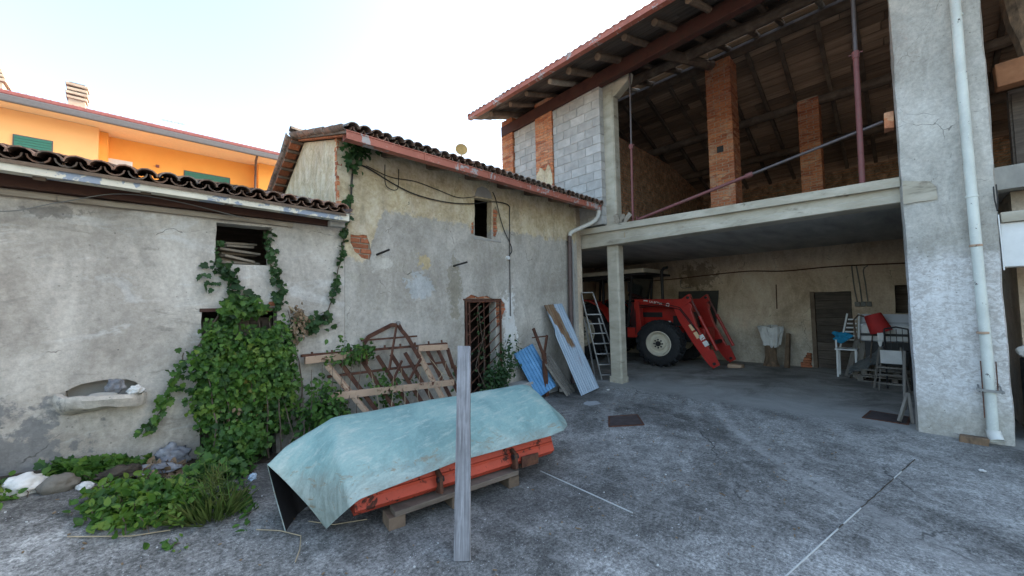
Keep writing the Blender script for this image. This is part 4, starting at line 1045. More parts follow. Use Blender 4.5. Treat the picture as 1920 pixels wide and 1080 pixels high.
# cab
cabm = MB()
for p, q in (((9.98, 5.6, 1.0), (10.02, 5.45, 2.45)), ((11.32, 5.6, 1.0), (11.28, 5.45, 2.45)), ((9.98, 7.45, 1.2), (10.02, 7.3, 2.45)), ((11.32, 7.45, 1.2), (11.28, 7.3, 2.45)), ((9.98, 6.4, 1.0), (10.02, 6.4, 2.45)),
             ((10.02, 5.45, 2.43), (11.28, 5.45, 2.43)), ((10.02, 5.45, 2.43), (10.02, 7.3, 2.43)), ((11.28, 5.45, 2.43), (11.28, 7.3, 2.43)), ((9.98, 5.6, 1.05), (9.98, 7.4, 1.05)), ((9.98, 5.6, 1.75), (11.32, 5.6, 1.75))): cabm.bar(p, q, .06, .06)
cab = cabm.build('cab_frame', MT['darkmetal'], tr, bevel=.01)
gl = MB(); gl.add([(10.03, 5.58, 1.78), (11.27, 5.58, 1.78), (11.25, 5.46, 2.4), (10.05, 5.46, 2.4)], [(0,1,2,3)]); gl.build('windscreen', MT['glass'], cab)
MB().box(9.88, 11.42, 4.95, 7.55, 2.47, 2.53).build('cab_roof_underside', MT['darkmetal'], cab)
MB().box(9.86, 11.44, 5.0, 7.6, 2.532, 2.66).build('cab_roof', MT['rim'], tr, True, bevel=.04)
MB().box(10.3, 11.0, 6.6, 7.1, 1.1, 1.25).build('seat', MT['black'], tr, bevel=.04)
MB().box(10.32, 10.98, 7.0, 7.12, 1.25, 1.75).build('seat_back', MT['black'], tr, bevel=.04)
MB().tube([(10.65, 5.7, 1.5), (10.65, 6.05, 1.72)], .02, 8).build('steering_column', MT['darkmetal'], tr)
for s, x in ((-1, 9.62), (1, 11.28)):
    fp = []
    for i in range(9):
        t = math.radians(20+i*18); fp.append((6.95-.98*math.cos(t), .86+.98*math.sin(t)))
    pts = fp+[(y, z-.04) for y, z in fp[::-1]]
    MB().prism(pts, lambda u, v, t: V(t, u, v), x, x+.45).build('rear_fender', MT['tred'], tr, True)
MB().tube([(9.86, 5.5, 1.9), (9.70, 5.35, 2.0), (9.62, 5.3, 2.25)], .014, 6).build('mirror_arm', MT['darkmetal'], tr)
MB().box(9.5, 9.64, 5.28, 5.31, 2.0, 2.28).build('mirror', MT['darkmetal'], tr, bevel=.008)
for i in range(5): MB().tube([(9.95+.03*i, 5.35+.05*i, .7), (9.9+.03*i, 5.32+.05*i, 1.2), (9.96, 5.36+.05*i, 1.7)], .012, 6).build('hose', MT['black'], tr)
MB().box(9.93, 10.35, 5.15, 5.6, .72, 1.0).build('step_box', MT['tred'], tr, bevel=.02)
for s_, x in ((0, 9.955), (1, 11.345)):
    for k_ in range(2): MB().tube([(x, 5.25, 1.55+.05*k_), (x, 4.6, 1.62+.06*k_), (x, 4.1, 1.5+.05*k_), (x, 3.85, 1.15+.06*k_), (x, 3.66, .9)], .011, 6).build('hose', MT['black'], tr, True)
# loader: two arms with posts, cylinders
def arm(x, nm):
    up_ = [(5.38, 1.80), (4.05, 1.77), (3.92, 1.72), (3.80, 1.60), (3.82, 1.48), (4.02, 1.40), (4.35, 1.56), (5.38, 1.66)]
    a = MB().prism(up_, lambda u, v, t: V(t, u, v), x, x+.10).build('loader_arm', MT['tred'], tr, bevel=.012)
    lo = [(4.30, 1.60), (3.86, 1.58), (3.70, 1.05), (3.42, .50), (3.30, .30), (3.24, .18), (3.30, .09), (3.42, .09), (3.53, .22), (3.80, .62), (4.15, 1.20)]
    MB().prism(lo, lambda u, v, t: V(t, u, v), x-.004, x+.104).build('loader_boom', MT['tred'], a, bevel=.012)
    MB().tube([(x+.05, 3.86, 1.82), (x+.05, 3.60, 1.22)], .026, 10).build('cylinder_rod', MT['rim'] if False else MT['prop'], a, True)
    MB().tube([(x+.05, 3.645, 1.33), (x+.05, 3.27, .50)], .040, 10).build('cylinder', MT['tred'], a, True)
    MB().prism([(4.10, 1.74), (3.86, 1.90), (3.80, 1.72), (3.95, 1.60)], lambda u, v, t: V(t, u, v), x-.02, x+.12).build('pivot_plate', MT['tred'], a, bevel=.01)
    MB().lathe([(0, -.07), (.035, -.07), (.035, .19), (0, .19)], (x, 3.88, 1.80), (1, 0, 0), 12).build('pin', MT['darkmetal'], a)
    MB().lathe([(0, -.06), (.035, -.06), (.035, .17), (0, .17)], (x, 3.32, .18), (1, 0, 0), 12).build('pin', MT['darkmetal'], a)
    MB().prism([(3.46, .50), (3.34, .52), (3.20, .16), (3.36, .06)], lambda u, v, t: V(t, u, v), x-.03, x-.01).build('hook_plate', MT['tred'], a)
    MB().bar((x+.05, 5.30, 1.72), (x+.05, 5.25, .85), .16, .20).build('loader_post', MT['tred'], a, bevel=.015)
    return a
a1 = arm(9.98, 'near'); a2 = arm(11.22, 'far')
MB().bar((9.98, 3.56, .62), (11.32, 3.56, .62), .09, .09).build('cross_tube', MT['darkmetal'], tr)
def text(body, parent, loc, size, xdir, ydir, mat, ext=.001):
    cu = bpy.data.curves.new('lettering', 'FONT'); cu.body = body; cu.size = size; cu.extrude = ext; cu.align_x = 'LEFT'; cu.offset = .002
    tmp = bpy.data.objects.new('tmp', cu); C.objects.link(tmp)
    bpy.context.view_layer.update()
    me = bpy.data.meshes.new_from_object(tmp.evaluated_get(bpy.context.evaluated_depsgraph_get())); me.name = 'lettering'
    bpy.data.objects.remove(tmp); setmat(me, mat)
    xd = Vector(xdir).normalized(); n = xd.cross(Vector(ydir)).normalized(); yd = n.cross(xd)
    return inst('lettering', me, parent, frame(Vector(loc), xd, yd, n))
text('LA BONA', a1, (9.972, 4.93, 1.70), .085, (0, -1, -.20), (0, -.2, 1), MT['white'])
MB().lathe([(0, 0), (.05, 0), (.05, .004), (0, .004)], (9.976, 4.42, 1.625), (-1, 0, 0), 20).build('emblem', MT['white'], a1)
MB().lathe([(0, 0), (.03, 0), (.03, .002), (0, .002)], (9.971, 4.42, 1.625), (-1, 0, 0), 16).build('emblem_core', MT['tred'], a1)
MB().prism([(5.10, 1.74), (4.98, 1.72), (4.98, 1.755), (5.10, 1.775)], lambda u, v, t: V(t, u, v), 9.975, 9.979).build('sticker', MT['white'], a1)
dr = V(0, -.50, -.87); dn = V(0, -.87, .50)
for s_, hh, ww, mt_ in ((.52, .17, .10, 'soffit'), (.74, .17, .10, 'soffit')):
    c = V(9.971, 4.08, 1.50)+dr*s_
    MB().bar(c-dr*hh/2, c+dr*hh/2, ww, .004, (1, 0, 0)).build('sticker', MT[mt_], a1)
for i in range(2):
    c = V(9.971, 3.60, .82)+dr*(.02+.17*i)
    MB().bar(c-dr*.065, c+dr*.065, .12, .004, (1, 0, 0)).build('sticker', MT['white'], a1)
    text('CG'[i], a1, c-dr*.05+V(-.004, .045, -.005), .125, (0, -.87, .50), (0, .5, .87), MT['tred'])

# ------------------------------------------------------------------ covered red trough in the yard
TO = V(1.13, 2.88, 0); td = V(.988, -.155, 0).normalized(); tn = V(.155, .988, 0).normalized()
def tp(u, n, z): return TO+td*u+tn*n+V(0, 0, z)
tro = thing('metal_trough', 'long orange red metal trough raised on timber under the pale green sheet', 'trough', tp(1, .3, 0))
def trough_section(u):
    return [tp(u, .0, .21), tp(u, .05, .16), tp(u, .50, .16), tp(u, .56, .22), tp(u, .60, .62), tp(u, .57, .62), tp(u, .53, .24), tp(u, .09, .19), tp(u, .035, .25), tp(u, .075, .335), tp(u, .055, .34)]
mb = MB(); us = np.linspace(.0, 1.93, 12); k = 11
for u in us:
    for p in trough_section(u): mb.v.append(tuple(p+tn*.006*fbm(u*3, p.z*4)))
for i in range(len(us)-1):
    for j in range(k): mb.f.append((i*k+j, i*k+(j+1) % k, (i+1)*k+(j+1) % k, (i+1)*k+j))
mb.f += [tuple(range(k)), tuple((len(us)-1)*k+j for j in range(k))[::-1]]
mb.build('shell', MT['orangered'], tro, True)
for u in (.01, 1.915): MB().prism([(0, .21), (.05, .165), (.5, .165), (.56, .22), (.595, .6), (.30, .50), (.07, .335), (.02, .26)], lambda a, b, t: tp(t, a, b), u-.012, u+.012).build('end_plate', MT['orangered'], tro, bevel=.006)
MB().bar(tp(.02, .028, .285), tp(1.92, .028, .285), .02, .022).build('rib', MT['orangered'], tro)
for u in (.66, 1.42):
    b_ = MB().prism([(-.06, .17), (.03, .15), (.05, .32), (.02, .34), (-.05, .30)], lambda a, b, t: tp(t, a, b), u-.016, u+.016).build('bracket', MT['rust'], tro, bevel=.006)
    MB().lathe([(0, -.028), (.024, -.028), (.024, .028), (0, .028)], tp(u, -.028, .275), td, 12).build('eye', MT['black'], b_)
MB().box(0, 1, 0, 1, 0, 1) if False else None
mb = MB(); mb.bar(tp(1.50, -.02, .20), tp(1.70, -.02, .195), .012, .10); mb.build('repair_plate', MT['rust'], tro)
pl = tag(MB().bar(tp(.28, .03, .115), tp(1.45, .03, .125), .14, .042).build('support_plank', MT['doorwood'], None, bevel=.006), 'long grey plank lying on blocks under the front of the trough', 'plank')
for u, s_, lb in ((.30, .13, 'grey timber block under the near left end of the plank'), (.82, .11, 'timber block under the middle of the plank behind the leaning board'), (1.40, .12, 'timber block under the right end of the plank')):
    tag(MB().bar(tp(u, -.03, .047), tp(u, .14, .047), s_, .094).build('timber_block', MT['oldwood'], None, bevel=.006), lb, 'block', 'timber blocks under the trough')
for u in (.3, 1.5): tag(MB().bar(tp(u, .46, .079), tp(u, .62, .079), .14, .155).build('timber_block', MT['oldwood'], None, bevel=.006), 'timber block under the rear of the trough, '+('left' if u < 1 else 'right')+' end', 'block', 'timber blocks under the trough')
# the stiff sheet over it
def m_cover():
    g = G('faded_green_sheet'); p = g.pos(); n1 = g.noise(p, 2.3, 6, .65, .5); n2 = g.noise(g.map(p, (1.2, 5, 1.2)), 5, 6, .7, .4); n3 = g.noise(p, 60, 4, .7)
    x, y, z = g.sep(p)
    col = g.ramp(n1, [(.33, (.155, .275, .265)), (.5, (.22, .355, .335)), (.66, (.32, .42, .38))])
    col = g.mix(g.k('MULTIPLY', g.step(n2, .5, .68), .45), col, (.45, .50, .45))
    lowz = g.step(g.k('ADD', z, g.k('MULTIPLY', n2, .30)), .70, .50)
    col = g.mix(g.k('MULTIPLY', lowz, .65), col, g.ramp(n2, [(.35, (.24, .23, .195)), (.6, (.36, .39, .36))]))
    st = g.k('MULTIPLY', g.step(g.noise(g.map(p, (1, 1, 2)), 6, 6, .75, .8), .55, .66), g.step(z, .62, .42))
    col = g.mix(g.k('MULTIPLY', st, .7), col, (.25, .16, .08))
    sc = g.noise(g.map(p, (3, 3, 14)), 8, 5, .7, 1.5)
    col = g.mix(g.k('MULTIPLY', g.step(sc, .66, .72), .5), col, (.66, .74, .73))
    col = g.mix(.25, col, g.ramp(n3, [(.3, .3), (.7, .7)]), 'OVERLAY')
    return g.done(col, .55, 0, .35, g.bump(g.k('ADD', n2, g.k('MULTIPLY', n3, .3)), .25, .006))
MT['cover'] = m_cover()
def qbez(a, b, c, t): return a*(1-t)**2+b*2*t*(1-t)+c*t*t
cols_ = [  # u key: front-lower, shoulder control, ridge, back control, back-lower
    (0.00, V(1.01, 3.13, .04), V(.80, 3.20, .40), V(.67, 3.37, .555), V(.70, 3.55, .45), V(.78, 3.33, .03)),
    (0.08, V(1.03, 3.02, .13), V(.86, 3.18, .46), V(.80, 3.43, .635), V(.86, 3.66, .45), V(.92, 3.55, .03)),
    (0.20, V(1.05, 2.80, .30), V(1.04, 3.00, .66), V(1.16, 3.47, .775), V(1.25, 3.62, .60), V(1.20, 3.66, .10)),
    (0.24, V(1.12, 2.77, .345), V(1.13, 2.98, .66), V(1.26, 3.47, .775), V(1.34, 3.62, .60), V(1.34, 3.66, .12)),
    (0.55, V(1.91, 2.665, .41), V(1.94, 2.90, .70), V(2.12, 3.34, .775), V(2.2, 3.50, .60), V(2.2, 3.54, .12)),
    (0.86, V(2.90, 2.505, .405), V(2.95, 2.73, .70), V(3.16, 3.16, .785), V(3.22, 3.32, .60), V(3.22, 3.36, .12)),
    (0.93, V(3.05, 2.46, .435), V(3.14, 2.68, .65), V(3.27, 3.16, .755), V(3.38, 3.32, .55), V(3.36, 3.34, .12)),
    (1.00, V(3.22, 2.55, .42), V(3.36, 2.68, .46), V(3.45, 2.98, .50), V(3.46, 3.1, .3), V(3.28, 2.80, .08)),
]
NU, NV = 90, 40
ks = [c[0] for c in cols_]
def colat(t):
    for i in range(len(ks)-1):
        if t <= ks[i+1]+1e-9:
            s = (t-ks[i])/(ks[i+1]-ks[i]); return [cols_[i][1+j].lerp(cols_[i+1][1+j], s) for j in range(5)]
    return list(cols_[-1][1:])
P_ = []
for i in range(NU+1):
    t = i/NU; q = colat(t); row = []
    for j in range(NV+1):
        s = j/NV
        p = qbez(q[0], q[1], q[2], s/.62) if s < .62 else qbez(q[2], q[3], q[4], (s-.62)/.38)
        row.append(p)
    P_.append(row)
for _ in range(1):                            # relax so creases stay soft, keep the ends
    N_ = [[p.copy() for p in r] for r in P_]
    for i in range(1, NU):
        for j in range(1, NV): N_[i][j] = P_[i][j]*.5+(P_[i-1][j]+P_[i+1][j]+P_[i][j-1]+P_[i][j+1])*.125
    P_ = N_
mo = MB(); mi = MB()
for i in range(NU+1):
    for j in range(NV+1):
        p = P_[i][j]; a = P_[min(i+1, NU)][j]-P_[max(i-1, 0)][j]; b = P_[i][min(j+1, NV)]-P_[i][max(j-1, 0)]
        n = a.cross(b); n = n.normalized() if n.length > 1e-9 else V(0, 0, 1)
        lowf = sm((.45-j/NV)/.45)
        w_ = n*(.004*fbm(p.x*3, p.y*3, p.z*3)+.007*fbm(p.x*4.5, 7, p.z*1.2)*lowf+.010*fbm(p.x*1.1+p.z*2, 2.2, 1))
        mo.v.append(tuple(p+w_+n*.004)); mi.v.append(tuple(p+w_-n*.004))
r_ = NV+1
for i in range(NU):
    for j in range(NV):
        f = (i*r_+j, (i+1)*r_+j, (i+1)*r_+j+1, i*r_+j+1); mo.f.append(f); mi.f.append(f[::-1])
cov = mo.build('sheet_cover', MT['cover'], None, 'all', fixn=False)
tag(cov, 'pale sea green stiff sheet draped over the red trough', 'cover')
mi.build('black_lining', MT['black'], cov, 'all', fixn=False)
rim_ = MB()
bd = [(i, 0) for i in range(NU+1)]+[(NU, j) for j in range(1, NV+1)]+[(i, NV) for i in range(NU-1, -1, -1)]+[(0, j) for j in range(NV-1, 0, -1)]
for (i, j) in bd: rim_.v.append(mo.v[i*r_+j]); rim_.v.append(mi.v[i*r_+j])
for q in range(len(bd)):
    q2 = (q+1) % len(bd); rim_.f.append((2*q, 2*q2, 2*q2+1, 2*q+1))
rim_.build('sheet_edge', MT['cover'], cov, fixn=False)
# leaning board
mb = MB(); b0 = V(1.555, 2.15, .0); b1 = V(2.015, 2.715, 1.345)
d_ = (b1-b0).normalized(); sd_ = V(.69, -.72, 0); nn_ = sd_.cross(d_).normalized()
prof = [(-.052, -.018), (.052, -.018), (.056, -.014), (.056, .014), (.052, .018), (-.052, .018), (-.056, .014), (-.056, -.014)]
for i in range(15):
    t = i/14; c = b0.lerp(b1, t); wsc = 1.0-.0*t
    for (a, b) in prof: mb.v.append((a*wsc+.004*fbm(t*9, a*30), b+.003*fbm(t*9, b*50, 3), t*(b1-b0).length+(.014*fbm(a*25, b*30, t) if i in (0, 14) else 0)))
for i in range(14):
    for j in range(8): mb.f.append((i*8+j, i*8+(j+1) % 8, (i+1)*8+(j+1) % 8, (i+1)*8+j))
mb.f += [tuple(range(8))[::-1], tuple(112+j for j in range(8))]
me_ = setmat(mb.mesh('leaning_board'), MT['greyboard']); sx_ = (sd_-d_*sd_.dot(d_)).normalized(); bo = inst('leaning_board', me_, None, frame(b0, sx_, d_.cross(sx_), d_))
tag(bo, 'weathered silver grey board leaning upright against the covered trough', 'board')

# ------------------------------------------------------------------ harrow frame
har = thing('harrow_frame', 'rusty harrow frame with salmon painted bars leaning on the wall', 'farm implement', (2.5, 4.9, 0))
hy = lambda z: 5.0-.42*(1.1-z)                  # leaning plane
def hp_(x, z, off=0.0): return V(x, hy(z)-.03+off, z)
for p, q, w_, h_, mt_, nm in (
    (hp_(1.36, 1.10), hp_(2.02, 1.11), .05, .085, 'rustpaint', 'cross_bar'), (hp_(2.86, 1.10), hp_(3.36, 1.08), .05, .085, 'rustpaint', 'cross_bar'),
    (hp_(1.58, .67, -.03), hp_(3.30, .58, -.03), .05, .085, 'rustpaint', 'cross_bar'),
    (hp_(1.60, 1.02), hp_(2.06, .30), .085, .05, 'rustpaint', 'side_bar'), (hp_(2.84, 1.05), hp_(3.12, .28), .085, .05, 'rustpaint', 'side_bar')):
    MB().bar(p, q, w_, h_).build(nm, MT[mt_], har, bevel=.005)
MB().bar(hp_(1.33, 1.155, .01), hp_(3.37, 1.13, .01), .05, .03).build('angle_bar', MT['rust'], har)
MB().bar(hp_(1.6, .88, .05), hp_(3.3, .86, .05), .03, .03).build('angle_bar', MT['rust'], har)
for x0, x1 in ((1.75, 2.2), (2.02, 2.42), (2.25, 2.62), (2.45, 2.82), (2.66, 2.98), (3.02, 3.26), (3.2, 3.42)):
    MB().bar(hp_(x0, 1.06, .03), hp_(x1, .26, .03), .035, .045).build('slanted_bar', MT['rust'], har)
for pts in ([(2.06, .98), (2.07, 1.24), (2.14, 1.32), (2.50, 1.46), (2.60, 1.45)], [(2.60, 1.47), (2.63, 1.38), (2.70, 1.28), (2.82, .98)]):
    for a, b in zip(pts[:-1], pts[1:]): MB().bar(hp_(a[0], a[1], -.06), hp_(b[0], b[1], -.06), .022, .055).build('hitch_bar', MT['rust'], har, bevel=.004)
MB().bar(hp_(2.04, 1.28, -.05), hp_(2.86, 1.28, -.05), .02, .024).build('hitch_rod', MT['rust'], har)
MB().bar(hp_(2.56, 1.44, -.08), hp_(2.33, .88, -.08), .02, .04).build('hitch_strut', MT['rust'], har)
MB().bar(hp_(2.84, .97, -.06), hp_(2.60, .72, -.06), .02, .035).build('hitch_strut', MT['rust'], har)
MB().lathe([(0, -.02), (.03, -.02), (.03, .02), (0, .02)], hp_(2.60, 1.48, -.07), (0, 1, 0), 10).build('hitch_pin', MT['galv'], har)
MB().bar(hp_(2.55, .97, -.05), hp_(2.28, .62, -.05), .02, .03).build('hitch_strut', MT['rust'], har)
for i in range(9):
    x = 1.45+i*.23; MB().tube([hp_(x, 1.15, .01), hp_(x, 1.19, .0)], .014, 6).build('bolt', MT['rust'], har)
for x, z in ((3.36, 1.06), (3.40, .8)): MB().bar(hp_(x, z, .0), hp_(x+.03, z-.30, .02), .03, .05).build('end_bar', MT['rust'], har)

# ------------------------------------------------------------------ corrugated sheets, pallet, fork post, ladder
def m_corr(name, kind):
    g = G(name); p = g.pos(); o = g.obj(); ox, oy, oz = g.sep(o); n1 = g.noise(o, 5, 6, .7, .5)
    if kind == 'grey':
        col = g.ramp(g.noise(g.map(o, (8, .7, 1)), 2, 6, .7), [(.35, (.26, .335, .41)), (.65, (.43, .50, .57))])
        # rust tongue down from the top edge: wide above, rounded below
        cx = g.k('SUBTRACT', ox, g.k('MULTIPLY_ADD', oy, -.24, .62))
        wd = g.k('MULTIPLY_ADD', oy, .13, -.03)
        edge = g.k('ADD', g.k('ABSOLUTE', cx), g.k('MULTIPLY', g.k('SUBTRACT', n1, .5), .14))
        rm = g.k('MULTIPLY', g.step(edge, wd, g.k('SUBTRACT', wd, .03)), g.step(g.k('ADD', oy, g.k('MULTIPLY', n1, .15)), .93, 1.02))
        ru = g.ramp(g.noise(g.map(o, (9, 1, 1)), 2.5, 6, .7), [(.35, (.13, .062, .03)), (.5, (.20, .115, .06)), (.65, (.23, .17, .11))])
        col = g.mix(rm, col, ru)
        st = g.k('MULTIPLY', g.step(g.noise(g.map(o, (14, 1.2, 1)), 2, 6, .7, .4), .6, .68), g.step(oy, 1.2, .7))
        col = g.mix(g.k('MULTIPLY', st, .6), col, (.17, .12, .12))
        return g.done(col, .55, .35, .4)
    col = g.ramp(n1, [(.35, (.07, .22, .42)), (.65, (.13, .32, .55))])
    return g.done(col, .5, 0, .4)
MT['corr'] = m_corr('galvanised_corrugated', 'grey'); MT['corr_blue'] = m_corr('blue_corrugated', 'blue')
def corrugated(name, o, e, s, w_, L, pitch, amp, mat, label, nl=14, notch=None):
    mb = MB(); n_ = int(w_/pitch*8); t = .0025
    n3 = e.cross(s)
    for lay in (1, -1):
        for j in range(nl+1):
            for i in range(n_+1):
                x = w_*i/n_; y = L*j/nl
                z = amp*math.sin(2*math.pi*x/pitch)+.006*fbm(x*3, y*2)+lay*t
                if notch and notch(x, y): x = max(x, .045)
                mb.v.append((x, y, z))
    m = (n_+1)*(nl+1)
    for j in range(nl):
        for i in range(n_):
            q = (j*(n_+1)+i, j*(n_+1)+i+1, (j+1)*(n_+1)+i+1, (j+1)*(n_+1)+i)
            mb.f += [q, tuple(m+v for v in q[::-1])]
    for j in range(nl):
        for i in (0, n_): a = j*(n_+1)+i; b = (j+1)*(n_+1)+i; mb.f.append((a, b, m+b, m+a))
    for i in range(n_):
        for j in (0, nl): a = j*(n_+1)+i; mb.f.append((a, a+1, m+a+1, m+a))
    me = mb.mesh(name); setmat(me, mat)
    me.polygons.foreach_set('use_smooth', [True]*len(me.polygons)); me.set_sharp_from_angle(angle=R3(60))
    ob = inst(name, me, None, frame(o, e, s, n3)); return tag(ob, label, 'sheet')
# large sheet: bottom edge on the yard, top against the wall
bl_, br_, tl_, tr_ = V(5.79, 4.24, .012), V(6.42, 4.34, .022), V(5.585, 5.02, 1.63), V(6.27, 5.035, 1.68)
e_ = ((br_-bl_)+(tr_-tl_)).normalized(); s_ = ((tl_-bl_)+(tr_-br_)); L_ = s_.length/2; s_ = (s_-e_*s_.dot(e_)).normalized()
corrugated('corrugated_sheet', bl_, e_, s_, .68, L_*1.02, .076, .011, MT['corr'], 'tall galvanised corrugated sheet with a brown rust tongue leaning on the wall', notch=lambda x, y: y > 1.28 and x < .045)
bl_, br_, tl_, tr_ = V(5.05, 4.72, .02), V(5.45, 4.72, .02), V(5.56, 5.03, 1.02), V(5.98, 5.03, 1.0)
e_ = (br_-bl_).normalized(); s_ = (tl_-bl_); L_ = s_.length; s_ = (s_-e_*s_.dot(e_)).normalized()
corrugated('corrugated_sheet', V(5.12, 4.70, .02), V(.93, -.12, .32).normalized(), V(.28, .25, .80).normalized()-V(.93, -.12, .32).normalized()*V(.28, .25, .80).normalized().dot(V(.93, -.12, .32).normalized()), .48, 1.08, .07, .010, MT['corr_blue'], 'small bright blue corrugated sheet leaning behind the forked post')
fk = thing('forked_post', 'rusty forked steel post standing in front of the blue sheet', 'post', (5.37, 4.75, 0))
MB().bar((5.39, 4.73, 0), (5.36, 4.75, .80), .05, .09).build('shaft', MT['rust'], fk, bevel=.006)
for q in ((5.12, 4.78, 1.27), (5.50, 4.78, 1.12)): MB().bar((5.36, 4.752, .74), q, .03, .055).build('prong', MT['rust'], fk, bevel=.005)
MB().bar((5.10, 4.79, 1.10), (5.52, 4.80, 1.10), .018, .022).build('cross_rod', MT['rust'], fk)
pal = thing('pallet', 'grey wooden pallet leaning on edge between the blue and galvanised sheets', 'pallet', (5.9, 4.7, 0))
pd = V(-.42, .38, .86).normalized(); pe = V(.9, .25, 0).normalized(); p0 = V(5.68, 4.47, .0)
for i in range(4): MB().bar(p0+pe*(.12*i), p0+pe*(.12*i)+pd*.85, .075, .018, pe.cross(pd)).build('slat', MT['slatwood'], pal, bevel=.003)
for s_ in (.12, .62): MB().bar(p0+pd*s_-pe*.04+V(.0, .05, 0), p0+pd*s_+pe*.42+V(0, .05, 0), .07, .06).build('bearer', MT['slatwood'], pal, bevel=.004)
tag(MB().box(5.62, 5.88, 4.86, 5.08, -.02, .22, .01).build('concrete_block', MT['cement'], None, bevel=.01), 'small concrete block on the ground below the blue sheet', 'block')
# step ladder leaning inside the opening
lad = thing('step_ladder', 'grey aluminium step ladder folded beside the concrete post', 'ladder', (7.3, 4.85, 0))
lt = V(7.14, 4.98, 1.90); lbm = V(7.46, 4.62, .02); ld = (lt-lbm)
le = V(.74, -.62, .0).normalized()
hw = lambda t: .135+.10*(1-t)
mbs = []
for s_ in (-1, 1):
    MB().bar(lbm+le*s_*hw(0), lt+le*s_*hw(1), .022, .055, le.cross(ld.normalized())).build('rail', MT['galv'], lad, bevel=.004)
    MB().bar(lbm+le*s_*(hw(0)-.03)+V(-.04, .17, 0), lbm.lerp(lt, .72)+le*s_*hw(.75)+V(-.02, .06, 0), .018, .03).build('rear_rail', MT['galv'], lad)
for t in (.055, .175, .30, .42, .54, .655): 
    c = lbm+ld*t; MB().bar(c-le*hw(t), c+le*hw(t), .085, .022).build('tread', MT['galv'], lad, bevel=.003)
c = lbm+ld*.765; MB().bar(c-le*hw(.76), c+le*hw(.76), .20, .025).build('platform', MT['galv'], lad, bevel=.004)
MB().tube([lt+le*-hw(1), lt+le*-hw(1)*.9+V(0, 0, .05), lt+le*hw(1)*.9+V(0, 0, .05), lt+le*hw(1)], .014, 8).build('top_hoop', MT['galv'], lad, True)

# ------------------------------------------------------------------ props in the loft
def prop(p, q, t, lb):
    o = thing('steel_prop', lb, 'prop', p); p, q = Vector(p), Vector(q); m = p.lerp(q, t)
    k_ = .72 if 'thin' in lb else (.85 if 'slanting' in lb else 1.0)
    MB().tube([p, m], .034*k_, 10).build('outer_tube', MT['prop'], o, True); MB().tube([m, q], .026*k_, 10).build('inner_tube', MT['propgrey'], o, True)
    d = (q-p).normalized(); MB().tube([m-d*.07, m+d*.03], .043, 10).build('collar', MT['prop'], o, True)
    MB().bar(m-V(0, .08, 0), m+V(0, .08, 0), .012, .012).build('pin', MT['prop'], o)
    MB().bar(p, p+d*.012, .13, .13).build('base_plate', MT['prop'], o)
    return o
prop((7.30, .37, 3.29), (7.30, .34, 6.72), .56, 'upright red steel prop near the big white pillar')
prop((7.30, 3.90, 3.37), (7.30, 3.85, 6.62), .50, 'thin upright steel prop beside the concrete loft post')
prop((7.32, 3.80, 3.42), (7.32, .12, 4.13), .56, 'long red steel prop slanting across the loft opening')
tag(MB().box(7.22, 7.46, .012, .11, 4.0, 4.22, .015).build('brick_stub', MT['brick_s'], None, bevel=.012), 'broken orange brick stub on the side of the white pillar', 'brick')
for i, (y, a) in enumerate(((4.18, .05), (4.10, -.04), (4.05, -.14))):
    tag(MB().bar((7.18, y, 3.385), (7.18, y+a*1.2, 3.385+.2-.02*i), .012, .10).build('slate_offcut', MT['palewood'], None), ['leftmost', 'middle', 'rightmost'][i]+' of three thin boards propped at the foot of the loft post', 'board', 'boards at the foot of the loft post')

# ------------------------------------------------------------------ downpipe on the white pillar
wp = thing('downpipe', 'cream flaking downpipe fixed to the whitewashed pillar', 'pipe', (6.98, -.58, 0))
pts = [(6.965, -.60, .16), (6.965, -.60, 1.0), (6.96, -.585, 2.0), (6.955, -.575, 3.2), (6.95, -.565, 4.5), (6.95, -.56, 6.4)]
MB().tube(pts, .046, 16).build('pipe', MT['pipe_cream'], wp, True)
for z in (5.05, 2.86, 2.28, 1.27): MB().lathe([(.047, -.014), (.053, -.01), (.053, .01), (.047, .014)], (6.958, -.578-.004*(2.5-z), z), (0, 0, 1), 16).build('collar', MT['pipe_cream'] if z > 2.3 else MT['rustpaint'], wp, True)
MB().tube([(6.965, -.60, .17), (6.96, -.605, .12), (6.925, -.62, .06)], .058, 16, caps=False).build('shoe', MT['pipe_white'], wp, True)
cl = MB(); cl.bar((6.95, -.50, .62), (6.95, -.70, .61), .012, .028); cl.bar((6.905, -.50, .62), (6.905, -.70, .61), .008, .028)
for y in (-.52, -.68): cl.bar((7.06, y, .66), (6.90, y, .60), .012, .02)
cl.build('clamp', MT['galv'], wp)
for z0, z1, y in ((.3, .95, -.545), (.62, .95, -.655)): MB().tube([(6.93, y, z0), (6.925, y, z1)], .005, 6).build('clamp_rod', MT['rust'], wp)
tag(MB().box(6.86, 7.0, -.56, -.34, -.01, .075, .012).build('brick_wedge', MT['bark'], None, bevel=.015), 'broken brick lying against the foot of the white pillar', 'brick')
cable([(7.03, -.765, 2.62), (7.02, -.77, 2.3), (7.03, -.775, 1.98)], .006, 'white wire down the edge of the big pillar', 'white')
for i, (y, zt) in enumerate(((-.745, 2.95), (-.765, 2.97))): cable([(7.02, -.76, 2.66), (7.02, y-.002, 2.8), (7.02, y, zt)], .006, 'dark stub wire standing up from the bay sill, '+('left one' if i == 0 else 'right one'))

